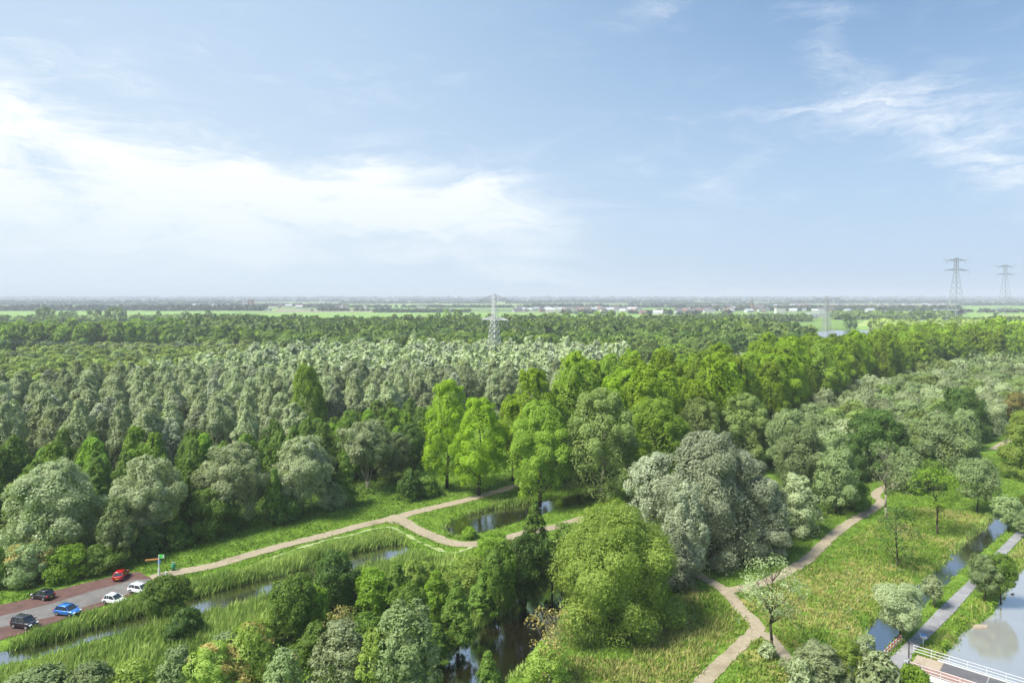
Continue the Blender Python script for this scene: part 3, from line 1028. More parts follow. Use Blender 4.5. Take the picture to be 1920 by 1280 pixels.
# centre
H(1148, 1222, 950, 254, 'willow_tree', 'lime', 'dome', 'huge yellow green willow in the centre foreground leaning over dry grass', size=.25, wind=.5, spike=.7, maxc=90000)
H(1258, 1120, 988, 96, 'white_poplar_tree', 'grey', 'dome', 'small grey leaved poplar touching the right side of the huge lime willow')
H(1330, 1078, 812, 225, 'white_poplar_tree', 'grey', 'dome', 'largest silver grey white poplar above the meeting of the footpaths', size=.25, spike=.25, maxc=70000)
H(1225, 1015, 848, 104, 'white_poplar_tree', 'grey', 'oval', 'dark side of the grey poplar clump, left of the largest one')
H(1285, 1098, 905, 96, 'white_poplar_tree', 'grey', 'dome', 'grey poplar in front of the largest one, near the huge willow')
H(1430, 1062, 892, 112, 'white_poplar_tree', 'grey', 'dome', 'grey poplar at the right front of the clump by the footpath')
H(1400, 1010, 860, 110, 'white_poplar_tree', 'grey', 'oval', 'grey poplar behind the right front one of the clump')
H(1492, 1012, 888, 84, 'willow_tree', 'silver', 'dome', 'silver willow next to the grey clump beside the meadow path')
H(1568, 962, 838, 88, 'weeping_willow', 'olive', 'round', 'rounded drooping willow above the bend of the meadow path', hang=1.4, size=.28)
H(1505, 940, 800, 92, 'willow_tree', 'olive', 'oval', 'tall pale willow behind the drooping one, left')
H(1478, 905, 770, 86, 'willow_tree', 'olive', 'oval', 'pale green willow between the poplars and the tall pale willow')
H(1642, 900, 772, 150, 'hawthorn_bush', 'dark', 'dome', 'broad very dark tree above the bend of the meadow path', size=.26)
H(1600, 905, 815, 70, 'hawthorn_bush', 'dark', 'dome', 'dark bush left of the broad very dark tree')
H(1770, 905, 778, 150, 'willow_tree', 'olive', 'dome', 'wide olive willow thicket right of the broad dark tree', size=.24, extra=('poplar_pale', .4))
H(1700, 930, 840, 70, 'willow_tree', 'olive', 'dome', 'small olive willow below the wide thicket')
H(1800, 830, 730, 100, 'alder_tree', 'dark', 'dome', 'dark rounded tree behind the wide olive thicket')
H(1862, 820, 745, 60, 'willow_tree', 'silver', 'dome', 'silver bush with dark foot right of the dark rounded tree')
H(1908, 810, 735, 46, 'cherry_tree', 'rust', 'oval', 'reddish brown tree at the right edge', extra=('olive', .3))
H(1915, 905, 770, 80, 'willow_tree', 'lime', 'dome', 'yellow green tree cut by the right edge of the picture')
H(1742, 920, 862, 60, 'shrub', 'alder', 'dome', 'green shrub under the wide olive thicket')
H(1662, 975, 828, 74, 'bare_tree', 'olive', 'umbrella', 'nearly leafless grey tree beside the bend of the meadow path', fill=.05, bare=True, limbs=26, bark=BARK_PALE)
H(1758, 1002, 880, 92, 'ash_tree', 'fresh', 'umbrella', 'thin young tree with sparse yellow green leaves in the meadow', fill=.11, bare=True, limbs=24)
H(1683, 1064, 950, 72, 'young_tree', 'dark', 'oval', 'thin dark young tree standing alone in the middle of the meadow', fill=.14, bare=True, limbs=26)
H(1832, 960, 862, 88, 'willow_tree', 'olive', 'pollard', 'feathery pale willow at the top of the right ditch', fill=.6, hang=-1.2)
H(1445, 1228, 1048, 118, 'cherry_tree', 'olive', 'umbrella', 'sparse tree with pale leaf tufts where the side path leaves', fill=.07, bare=True, limbs=26, extra=('silver', .5))
H(1438, 1238, 1204, 34, 'shrub', 'silver', 'dome', 'pale tufted shrub at the foot of the sparse tree')
H(1030, 1285, 1142, 100, 'bare_tree', 'rust', 'umbrella', 'nearly dead shrub with bare pale branches in front of the pool', fill=.05, bare=True, limbs=26, bark=BARK_PALE)
H(1030, 1300, 1205, 90, 'shrub', 'lime', 'dome', 'thin yellowish shrub growing under the bare branches', fill=.4)
# pollard willows by the cycle path
H(1688, 1200, 1098, 92, 'pollard_willow', 'silver', 'pollard', 'windblown silver pollard willow next to the red and white barrier', wind=1.6, aspect=.28, flat=.6, spike=.3)
H(1752, 1138, 1080, 42, 'pollard_willow', 'silver', 'pollard', 'smallest silver pollard willow between ditch and cycle path', aspect=.35)
H(1848, 1128, 1042, 60, 'pollard_willow', 'olive', 'pollard', 'left one of the two dark pollards between cycle path and lake', aspect=.35)
H(1876, 1130, 1040, 62, 'pollard_willow', 'alder', 'pollard', 'right one of the two dark pollards, hanging over the lake', aspect=.35, fill=.8)
H(1890, 994, 932, 62, 'pollard_willow', 'olive', 'pollard', 'green pollard willow at the far end of the visible cycle path', aspect=.35)
H(1922, 1010, 968, 30, 'pollard_willow', 'olive', 'pollard', 'small pollard cut by the right edge beside the cycle path', aspect=.35)
# bottom right bushes
H(1530, 1312, 1205, 110, 'willow_bush', 'silver', 'dome', 'silver willow bush on the bottom edge left of the green one', wind=1.2, aspect=.3)
H(1590, 1300, 1196, 76, 'willow_bush', 'lime', 'dome', 'yellow green willow bush beside the ditch at the bottom', wind=1., aspect=.35)
H(1622, 1275, 1188, 50, 'willow_bush', 'silver', 'oval', 'narrow silver bush touching the ditch water left of the barrier', wind=.8, aspect=.3)
H(1648, 1330, 1225, 80, 'willow_bush', 'silver', 'dome', 'feathery grey willow bush on the bottom edge left of the bridge', wind=1.2, aspect=.3, extra=('lime', .3))
H(1500, 1325, 1240, 60, 'willow_bush', 'silver', 'dome', 'lowest silver bush of the bottom right group', wind=1.2, aspect=.3)
H(1712, 1308, 1250, 66, 'shrub', 'fresh', 'dome', 'yellow green shrub beside the lamp post at the bridge', extra=('alder', .4))
# peninsula
H(308, 1170, 1082, 84, 'alder_tree', 'alder', 'oval', 'green alder hiding the front of the rearmost white car')
H(345, 1215, 1140, 80, 'alder_tree', 'dark', 'dome', 'darker alder bush across the ditch from the white car')
H(552, 1205, 1082, 96, 'alder_tree', 'alder', 'oval', 'round alder right of the reed marsh beyond the ditch')
H(630, 1150, 1032, 84, 'alder_tree', 'dark', 'oval', 'tallest dark alder overlapping the ditch water')
H(700, 1160, 1068, 72, 'alder_tree', 'fresh', 'oval', 'bright green alder beside the broad leaved weeds')
H(745, 1150, 1052, 62, 'alder_tree', 'alder', 'cone', 'slender alder near the end of the left ditch')
H(775, 1130, 1050, 60, 'willow_bush', 'lime', 'dome', 'yellowish willow bush behind the slender alder')
H(815, 1170, 1068, 74, 'alder_tree', 'fresh', 'cone', 'light green pointed alder left of the black pool')
H(858, 1222, 1082, 80, 'alder_tree', 'alder', 'cone', 'alder leaning over the left side of the black pool', size=.28)
H(770, 1230, 1095, 80, 'alder_tree', 'alder', 'oval', 'alder behind the large pale willow bush')
H(880, 1120, 1045, 90, 'willow_bush', 'lime', 'dome', 'low pale willow bush behind the pool, nearest the path')
H(935, 1160, 1020, 74, 'alder_tree', 'alder', 'oval', 'dark green alder on the left behind the black pool')
H(985, 1140, 1000, 96, 'alder_tree', 'dark', 'oval', 'darkest alder overhanging the black pool', size=.27)
H(905, 1165, 1065, 66, 'alder_tree', 'alder', 'cone', 'thin alder between pool and pale willow bush')
H(1004, 1045, 934, 62, 'alder_tree', 'alder', 'cone', 'young alder covering the right end of the middle ditch')
H(915, 1320, 1215, 62, 'alder_tree', 'alder', 'cone', 'small alder standing in front of the pool on the bottom edge')
H(762, 1345, 1128, 134, 'willow_bush', 'olive', 'oval', 'large pale green willow bush at the bottom left of the pool', size=.27, aspect=.35)
H(638, 1330, 1165, 124, 'willow_bush', 'silver', 'dome', 'silvery willow bush on the bottom edge left of the large pale one', size=.27, aspect=.35)
H(704, 1340, 1175, 66, 'willow_bush', 'lime', 'oval', 'yellowish willow bush wedged between the silvery and the pale one')
H(640, 1240, 1140, 70, 'bare_tree', 'rust', 'umbrella', 'tangle of bare brown twigs among the alders', fill=.06, bare=True, limbs=20, bark=BARK_PALE)
H(680, 1250, 1150, 90, 'alder_tree', 'alder', 'dome', 'dark green bush behind the bare twigs')
H(470, 1320, 1172, 116, 'shrub', 'rust', 'dome', 'shrub with orange brown leaves, brightest of the bottom edge', fill=.7, extra=('lime', .6))
H(400, 1335, 1205, 110, 'shrub', 'rust', 'dome', 'orange tinged shrub left of the brightest one', fill=.7, extra=('lime', .65))
H(530, 1345, 1215, 84, 'shrub', 'rust', 'dome', 'orange tinged shrub just left of the silvery willow bush', fill=.7, extra=('olive', .6))
H(330, 1330, 1208, 84, 'shrub', 'olive', 'dome', 'green shrub with a reddish top left of the orange ones', extra=('rust', .2))
H(250, 1330, 1240, 100, 'shrub', 'lime', 'dome', 'low yellow green shrub at the bottom edge')
H(170, 1340, 1245, 110, 'shrub', 'olive', 'dome', 'blurred green shrub on the bottom edge, lower left')
H(70, 1345, 1255, 130, 'shrub', 'olive', 'dome', 'blurred pale shrub in the bottom left corner')
H(590, 1190, 1100, 70, 'alder_tree', 'fresh', 'oval', 'light green alder between the round alder and the tallest dark one')
H(668, 1130, 1062, 50, 'alder_tree', 'alder', 'cone', 'small alder on the ditch bank right of the tallest dark one')
H(800, 1110, 1052, 56, 'willow_bush', 'lime', 'dome', 'small bright willow bush above the light pointed alder')
H(840, 1150, 1075, 56, 'willow_bush', 'lime', 'dome', 'pale willow bush squeezed between pointed alder and pool')
H(960, 1095, 1012, 66, 'alder_tree', 'alder', 'oval', 'alder behind the two dark ones at the pool, beside the hidden path')
H(900, 1090, 1038, 56, 'alder_tree', 'fresh', 'dome', 'bright bush directly below the end of the straw strip')
H(1035, 1110, 1010, 60, 'alder_tree', 'dark', 'oval', 'dark alder pressed against the left side of the huge lime willow')
H(820, 1250, 1165, 60, 'alder_tree', 'alder', 'cone', 'alder hanging over the pool beside the large pale willow bush')
H(590, 1260, 1165, 70, 'alder_tree', 'alder', 'dome', 'dark green bush left of the bare twigs')
H(480, 1235, 1165, 80, 'shrub', 'lime', 'dome', 'pale shrub at the end of the reed marsh')
H(420, 1250, 1185, 70, 'shrub', 'olive', 'dome', 'low shrub in the marsh left of the pale one')
H(925, 1052, 1002, 76, 'shrub', 'fresh', 'dome', 'bright leafy shrub hiding the path right of the fork')
H(1068, 1042, 982, 70, 'shrub', 'alder', 'dome', 'green shrub on the hidden path beside the huge lime willow')
H(880, 1012, 988, 34, 'shrub', 'fresh', 'dome', 'small yellow green shrub on the bank of the middle ditch')
H(1600, 960, 900, 60, 'shrub', 'alder', 'dome', 'green shrub at the foot of the drooping willow')

PROTO = {}
for i, (px, by, ty, w, name, mat, shape, label, kw) in enumerate(T):
    x, y = G(px, by)
    R = w * .5 * y / F_PX
    if shape in ('dome', 'oval', 'cone', 'egg') and not kw.get('bare'):
        y += R * (.80 if shape == 'dome' else .35)      # the crown hides its own foot
        x = (px - 960) * y / F_PX
        R = w * .5 * y / F_PX
    h = CAM_H - (ty - HOR) * y / F_PX
    rng = np.random.default_rng(1000 + i)
    cat = 'bush' if ('bush' in name or 'shrub' in name) else 'tree'
    own = bool(kw.get('bare') or kw.get('many') or 'maxc' in kw or kw.get('wind', 0) > 1.4)
    if own:
        cm, tm = make_tree(name, mat, shape, h, R, y, rng, **kw)
        plant(name, (x, y, 0), cm, tm, label, cat, None, rng.uniform(0, .2))
        continue
    # trees of one kind and size share a crown; each is turned and stretched in its own way
    size_b = 0 if R < 2.6 else (1 if R < 4.6 else 2)
    key = (mat if mat not in ('lime',) or size_b else 'lime', shape, kw.get('extra', ('',))[0] if size_b else '', size_b, kw.get('hang', 0) > 1)
    if key not in PROTO:
        kk = dict(kw); kk['maxc'] = (15000, 26000, 38000)[size_b]
        PROTO[key] = (make_tree(name, mat, shape, h, R, min(y, 130), rng, **kk), h, R)
    (cm, tm), h0, R0_ = PROTO[key]
    plant(name, (x, y, 0), cm, tm, label, cat, None, rng.uniform(0, 6.28), (R / R0_ * rng.uniform(.95, 1.08), R / R0_ * rng.uniform(.95, 1.08), h / h0))
print('protos', len(PROTO))
print('hero cards', TOTAL)


# ---- the plantations: one built tree of each variety, then copies
def hexfill(poly, sp, rng, jit=.42, margin=1.0):
    x0, y0 = poly.min(0); x1, y1 = poly.max(0)
    pts = []
    r = 0
    yv = y0
    while yv < y1:
        xs = np.arange(x0 + (sp / 2 if r % 2 else 0), x1, sp)
        pts.append(np.stack([xs, np.full(len(xs), yv)], 1))
        yv += sp * .87; r += 1
    P = np.concatenate(pts) + 0.0
    P += rng.normal(0, jit * sp * .5, P.shape)
    P = P[inside(P, poly)]
    P = P[np.abs(P[:, 0]) < .79 * P[:, 1] + 6]
    near = P[:, 1] < 230
    if near.any():
        bad = np.zeros(len(P), bool)
        bad[near] = near_line(P[near], margin) | (water_sd(P[near]) < margin)
        P = P[~bad]
    return P[np.argsort(P[:, 1])]


HP = np.array([G(t[0], t[1]) for t in T])
HR = np.array([t[3] * .5 * G(t[0], t[1])[1] / F_PX for t in T])


def variants(name, mats, shape, h, R, Y, n, seed, **kw):
    out = []
    for k in range(n):
        rng = np.random.default_rng(seed + k)
        out.append(make_tree(name, mats[k % len(mats)], shape, h * rng.uniform(.94, 1.06), R * rng.uniform(.9, 1.1), Y, rng, **kw))
    return out


def stamp(protos, P, scales, rots, name, label, cat, tints):
    """far members of a plantation as one mesh"""
    V, Q, TT, MI = [], [], [], []
    off = 0
    mats = []
    for k, me in enumerate(protos):
        nv = len(me.vertices); co = np.empty(nv * 3, np.float32); me.vertices.foreach_get('co', co); co = co.reshape(-1, 3)
        nq = len(me.polygons); lp = np.empty(nq * 3, np.int32); me.loops.foreach_get('vertex_index', lp)
        mi = np.empty(nq, np.int32); me.polygons.foreach_get('material_index', mi)
        tt = np.empty(nq, np.float32); me.attributes['tint'].data.foreach_get('value', tt)
        mo = len(mats)
        mats += list(me.materials)
        for j in range(k, len(P), len(protos)):
            c_, s_ = math.cos(rots[j]), math.sin(rots[j])
            v = co * scales[j]
            w = np.stack([v[:, 0] * c_ - v[:, 1] * s_ + P[j, 0], v[:, 0] * s_ + v[:, 1] * c_ + P[j, 1], v[:, 2]], 1)
            V.append(w); Q.append(lp.reshape(-1, 3) + off); off += nv
            TT.append(np.clip(tt * .6 + tints[j] * .4, 0, .999)); MI.append(mi + mo)
    me = mesh_np(name, np.concatenate(V), tris=np.concatenate(Q), mats=mats, tint=np.concatenate(TT), midx=np.concatenate(MI))
    print(name, 'stuff quads', off // 4)
    return tag(link(name, me), label, cat, kind='stuff')


def plantation(name, poly, sp, mats, shape, h, R, label, cat, group, seed, nvar=4, Yn=200, limit=300, far_label=None, far_name='forest',
               hvar=.14, far_cards=None, hfun=None, keep_clear=.8, single_from=330, **kw):
    rng = np.random.default_rng(seed)
    P = hexfill(poly, sp, rng)
    if len(P) and P[:, 1].min() < 230:
        ok = np.ones(len(P), bool)
        for q, r in zip(HP, HR):
            ok &= np.hypot(*(P - q).T) > r * keep_clear
        P = P[ok]
    ind = P[:limit]; far = P[limit:]
    protos, singles = [], []
    vs = variants(name, mats, shape, h, R, Yn, nvar, seed * 7, **kw)
    ys = max(Yn * 1.6, single_from)
    kw2 = dict(kw); kw2['limbs'] = 3; kw2['maxc'] = 5000; kw2['Lmin'] = .6
    vs2 = [make_tree(name, mats[k % len(mats)], shape, h, R, ys, np.random.default_rng(seed * 9 + k), single=True, **kw2) for k in range(nvar)] if len(ind) and ind[-1, 1] > single_from else []
    first = {}
    for j, (x, y) in enumerate(ind):
        hs = rng.uniform(1 - hvar, 1 + hvar) * (hfun(x, y) if hfun else 1)
        ws = rng.uniform(.85, 1.15) * (hs ** .5)
        rz = rng.uniform(0, 6.28)
        k = int(rng.integers(nvar))
        if y > single_from and vs2:
            o = link(name, vs2[k], None, (x, y, 0))
            o.rotation_euler = (0, 0, rz); o.scale = (ws, ws, hs)
            tag(o, label, cat, group)
        else:
            if k not in first:
                first[k] = plant(name, (x, y, 0), vs[k][0], vs[k][1], label, cat, group, rz, (ws, ws, hs))
            else:
                copy_thing(first[k], (x, y, 0), rz, (ws, ws, hs))
    if len(far):
        yf = float(np.median(far[:, 1]))
        kf = dict(kw); kf['limbs'] = 2; kf.pop('k', None)
        fp = [make_tree(name, mats[k % len(mats)], shape, h, R, yf, np.random.default_rng(seed * 13 + k), single=True,
                        k=32, cover=1.3, maxc=far_cards or 260, Lmin=yf * .0026, aspect=.8, **{a: b_ for a, b_ in kf.items() if a not in ('cover', 'maxc', 'Lmin', 'size', 'aspect')}, size=.36) for k in range(nvar)]
        sc = np.stack([rng.uniform(.88, 1.14, len(far))] * 3, 1)
        sc[:, 2] *= rng.uniform(1 - hvar, 1 + hvar, len(far))
        if hfun:
            sc[:, 2] *= np.array([hfun(a, b_) for a, b_ in far])
        stamp(fp, far, sc, rng.uniform(0, 6.28, len(far)), far_name, far_label or label, cat, rng.random(len(far)))
    print(name, 'individuals', len(ind), 'far', len(far))


Q = dict(maxc=20000, Lmin=.36)
plantation('silver_willow_tree', Z_SILVER, 8.2, ['silver', 'silver', 'grey', 'silver'], 'egg', 17.5, 4.3,
           'silvery grey green willow in the dense plantation across the left half', 'tree', 'silver willows of the left plantation', 21,
           nvar=5, Yn=170, far_label='back rows of silver willows behind the nearer plantation', far_name='forest', far_cards=520, k=92, size=.30, hvar=.16, extra=('grey', .3), **Q)
plantation('golden_willow_tree', Z_YELLOW, 9.6, ['yellowgreen', 'olive', 'yellowgreen'], 'round', 14.0, 5.2,
           'rounded yellow green willow in the band behind the silver willows at the left', 'tree', 'yellow green willows behind the silver ones', 22,
           nvar=4, Yn=260, far_label='furthest yellow green willows in front of the dark tree row', k=64, size=.33, maxc=9000, single_from=300, hfun=lambda x, y: 1.0 if y < 300 else .80)
plantation('alder_tree', Z_ALDER, 6.6, ['alder', 'alder', 'fresh', 'alder'], 'egg', 12.5, 3.9,
           'mid green alder between the silver plantation and the row of round willows', 'tree', 'alders behind the round silver willows', 23,
           nvar=4, Yn=140, k=84, size=.31, hvar=.24, **Q)
plantation('poplar_tree', Z_POPLAR, 9.8, ['poplar', 'poplar', 'poplar', 'poplar_mid', 'poplar'], 'poplar', 26.5, 5.7,
           'tall green poplar in the broad belt running to the upper right', 'tree', 'poplars of the belt to the upper right', 24,
           nvar=5, Yn=180, limit=280, hfun=lambda x, y: 1.0 if y < 330 else .88, k=130, size=.26, maxc=30000, Lmin=.4)
plantation('row_tree', Z_ROW, 10.5, ['poplar_mid', 'alder'], 'oval', 21.0, 6.0,
           'tall olive green tree in the straight dark row at the far left', 'tree', 'straight row of tall trees at the far left', 25,
           nvar=3, Yn=560, limit=150, far_label='back rows of the straight dark tree row', k=48, size=.34, maxc=3000)
plantation('thicket_willow_tree', Z_SCRUB, 7.2, ['olive', 'silver', 'olive', 'poplar_pale'], 'round', 10.0, 4.6,
           'rounded pale green willow in the thicket right of the poplar belt', 'tree', 'willows in the thicket right of the poplars', 26,
           nvar=4, Yn=170, far_label='furthest willows of the right thicket', k=84, size=.31, hvar=.25, **Q)
plantation('woodland_tree', Z_WOOD, 12.5, ['wood', 'poplar_mid', 'alder', 'dark', 'wood'], 'round', 17.0, 7.2,
           'dark green tree in the wide wood around and behind the nearest pylon', 'tree', 'trees of the wide dark wood', 27,
           nvar=6, Yn=400, far_label='wide dark green wood stretching to the fields', far_cards=88, k=52, size=.34, hvar=.2, maxc=4000)
plantation('low_woodland_tree', Z_LOW, 9.5, ['olive', 'alder', 'wood'], 'round', 9.5, 5.4,
           'low olive green tree between the poplar belt and the dark wood', 'tree', 'low trees behind the poplar belt', 28,
           nvar=4, Yn=440, limit=150, far_cards=90, k=44, size=.36, hvar=.25, maxc=3000)


# ---- belts of trees on the plain
def belt(pxa, pxb, pyb, h, R, depth, sp, mat, label, seed, cardn=26, dens=1.0):
    cardn = max(8, int(cardn * 1.0)); dens *= .85
    rng = np.random.default_rng(seed)
    xa, y = G(pxa, pyb); xb, _ = G(pxb, pyb)
    n = int(abs(xb - xa) * max(1, depth / sp) / sp * dens)
    P = np.stack([rng.uniform(xa, xb, n), y + rng.uniform(0, depth, n)], 1)
    P[:, 0] *= P[:, 1] / y
    keep = vnoise(P, 1 / (sp * 7), seed) > .30
    P = P[keep]
    protos = [make_tree('tree', mat, 'round', h, R, y, np.random.default_rng(seed * 3 + k), single=True, limbs=0, k=28, size=.4,
                        cover=1.3, maxc=cardn, Lmin=R * .65, aspect=.9) for k in range(3)]
    sc = rng.uniform(.55, 1.25, (len(P), 1)) * np.ones((1, 3))
    stamp(protos, P, sc, rng.uniform(0, 6.28, len(P)), 'tree_belt', label, 'tree belt', rng.random(len(P)))


belt(-60, 500, 583, 13, 8, 220, 15, 'distant', 'dark belt of trees behind the pasture at the far left', 41)
belt(-60, 460, 572, 14, 12, 400, 26, 'distant', 'second tree belt behind the far left one', 42, 14)
belt(-80, 1990, 562.6, 26, 34, 1500, 60, 'distant', 'bluish line of woods along the whole horizon', 43, 8, .36)
belt(-80, 1990, 566.5, 17, 20, 900, 48, 'distant', 'scattered distant woods just below the horizon', 44, 8, .3)
belt(560, 1280, 577, 9, 7, 110, 18, 'distant', 'trees among the houses of the far village', 45, 22, 1.5)
belt(1270, 1620, 583, 11, 8, 330, 17, 'distant', 'trees among the houses of the town left of the tall pylons', 46)
belt(1600, 1800, 584, 12, 8, 400, 17, 'distant', 'trees among the houses below the tall pylons', 47)
belt(1560, 1790, 599, 12, 7, 60, 9, 'wood', 'dark tree belt behind the yellowish field', 48, 40)
belt(1280, 1520, 604, 10, 6, 160, 10, 'wood', 'green belt of trees in front of the town', 49, 40)
belt(1790, 1990, 620, 13, 8, 130, 12, 'wood', 'green wood edge in front of the pasture under the tall pylons', 50, 44)
belt(1640, 1990, 640, 15, 8, 130, 12, 'yellowgreen', 'yellowish crowns behind the far avenue of poplars', 51, 50)
belt(700, 880, 586, 8, 6, 60, 9, 'distant', 'low brownish copse in the pasture behind the wood', 52, 30, 1.4)
belt(-60, 300, 608, 11, 6, 90, 10, 'wood', 'low dark belt in front of the left pasture', 53, 40)
belt(1800, 1990, 573, 12, 10, 200, 20, 'distant', 'dark wood behind the pasture at the right edge', 54, 26, 1.2)
belt(300, 480, 606, 10, 6, 130, 11, 'wood', 'loose trees between the left row and the wide wood', 55, 40)

for q, (xa_, xb_, yb_, hh_) in enumerate(((-60, 420, 568.5, 12), (640, 1010, 569.5, 12), (980, 1300, 568, 14), (1180, 1480, 571.5, 11), (560, 760, 583, 7), (1050, 1260, 588.5, 7),
                                          (1480, 1800, 569, 14), (1800, 1990, 586, 8), (300, 640, 574, 9), (1250, 1400, 591, 8), (1000, 1130, 575, 10), (1620, 1800, 593, 9))):
    belt(xa_, xb_, yb_, hh_, 9, 26 if yb_ > 580 else 60, 15, 'distant', ['thin hedge line across the far fields', 'short row of distant trees between pastures', 'faint tree line on the far plain'][q % 3] + ', ' +
         ['far left', 'left of the nearest pylon', 'behind the village', 'behind the church', 'before the canal', 'before the village', 'behind the town', 'under the right pylon', 'by the silo', 'at the town edge', 'beside the village street', 'near the greenhouse'][q], 80 + q, 16, 1.3)

# single trees standing free in the pasture
rngf = np.random.default_rng(5)
free = [(75, 604, 24, 'wood', 'rounded tree, second from the left edge in the pasture'), (85, 606, 27, 'wood', 'tall dark tree left of the gap at the left pasture'),
        (98, 605, 22, 'poplar_pale', 'paler slim tree in the left pasture'), (114, 604, 20, 'wood', 'dark round tree right of the pale slim one'),
        (124, 604, 19, 'wood', 'smaller tree beside the dark round one'), (136, 604, 21, 'wood', 'last tree before the wide gap in the left pasture'),
        (170, 605, 22, 'wood', 'first tree right of the wide pasture gap'), (183, 605, 22, 'wood', 'second tree right of the wide pasture gap'),
        (205, 606, 27, 'wood', 'left one of the tallest pair in the left pasture'), (223, 606, 28, 'wood', 'right one of the tallest pair in the left pasture'),
        (235, 604, 22, 'dark', 'narrow dark poplar right of the tallest pair'), (260, 603, 16, 'wood', 'small tree right of the narrow poplar'),
        (298, 604, 20, 'wood', 'broad tree in front of the pasture near the left row'), (392, 604, 21, 'wood', 'light topped tree left of the silo'),
        (347, 604, 20, 'wood', 'single tree midway between the left row and the silo'), (838, 610, 24, 'poplar_mid', 'wide tree group standing up left of the nearest pylon'),
        (856, 610, 24, 'poplar_mid', 'wide tree standing up next to the nearest pylon'), (822, 609, 20, 'poplar_mid', 'rounded tree left of the wide group by the pylon'),
        (884, 611, 20, 'poplar_mid', 'tree just left of the nearest pylon'), (1588, 617, 21, 'dark', 'big dark tree right of the second pylon at the lake shore'),
        (1600, 617, 16, 'dark', 'lower dark tree beside the big one at the lake shore'), (1868, 602, 16, 'dark', 'single dark tree in the pasture under the tall pylons'),
        (1719, 612, 12, 'dark', 'small dark bush on the yellowish field'), (1040, 612, 21, 'poplar_mid', 'first tall tree of the row before the village pasture'),
        (1062, 612, 22, 'poplar_mid', 'second tall tree of the row before the village pasture'), (1090, 612, 22, 'poplar_mid', 'third tall tree of the row before the village pasture'),
        (1118, 612, 22, 'poplar_mid', 'fourth tall tree of the row before the village pasture'), (1145, 612, 24, 'poplar_mid', 'fifth and tallest tree of the row before the village pasture'),
        (1168, 612, 22, 'poplar', 'last tree of the row before the village pasture')]
fm = {}
for (px, by, hh, mt, lb) in free:
    if mt not in fm:
        fm[mt] = [make_tree('tree', mt, 'oval', 20, 7, 1000, np.random.default_rng(77 + len(fm) * 3 + q), single=True, limbs=3, k=20, size=.36, cover=1.5) for q in range(3)]
    x, y = G(px, by)
    o = link('tree', fm[mt][int(rngf.integers(3))], None, (x, y, 0))
    s = hh / 20 * .98
    wd = rngf.uniform(.8, 1.15) * (.45 if 'narrow' in lb else 1)
    o.scale = (s * wd, s * wd, s); o.rotation_euler = (0, 0, rngf.uniform(0, 6))
    tag(o, lb, 'tree')


# ------------------------------------------------------------------ grass, reeds, weeds
def blades(P, h, w, per, rng, lean=.35, dryfun=None, spread=.22, z0=None):
    n = len(P) * per
    base = np.repeat(P, per, 0) + rng.normal(0, spread, (n, 2))
    hh = h * rng.uniform(.5, 1.15, n) * (.62 + .85 * vnoise(base, .55, 12, 2))
    a = rng.uniform(0, 2 * np.pi, n)
    dx = rng.normal(0, lean, n) * hh + .10 * hh
    dy = rng.normal(0, lean, n) * hh
    ww = w * rng.uniform(.6, 1.3, n)
    z = np.zeros(n) if z0 is None else np.repeat(z0, per)
    v = np.empty((n, 3, 3))
    v[:, 0] = np.stack([base[:, 0] - np.cos(a) * ww, base[:, 1] - np.sin(a) * ww, z], 1)
    v[:, 1] = np.stack([base[:, 0] + np.cos(a) * ww, base[:, 1] + np.sin(a) * ww, z], 1)
    v[:, 2] = np.stack([base[:, 0] + dx, base[:, 1] + dy, z + hh], 1)
    patch = vnoise(base, .22, 31)
    tint = np.clip(.30 + .55 * rng.random(n) + 1.1 * (patch - .5), 0, .99)
    if dryfun is not None:
        tint += np.floor(np.clip(dryfun(base, rng), 0, 3.99))
    return v.reshape(-1, 3), np.arange(n * 3).reshape(n, 3), tint


def rand_in(poly, dens, rng):
    x0, y0 = poly.min(0); x1, y1 = poly.max(0)
    n = int((x1 - x0) * (y1 - y0) * dens)
    P = np.stack([rng.uniform(x0, x1, n), rng.uniform(y0, y1, n)], 1)
    P = P[inside(P, poly)]
    return P[np.abs(P[:, 0]) < .77 * P[:, 1] + 2]


def ground_z(P):
    s = water_sd(P)
    t = np.clip((0.9 - s) / 1.7, 0, 1)
    return -1.25 * t * t * (3 - 2 * t), s


rng = np.random.default_rng(99)
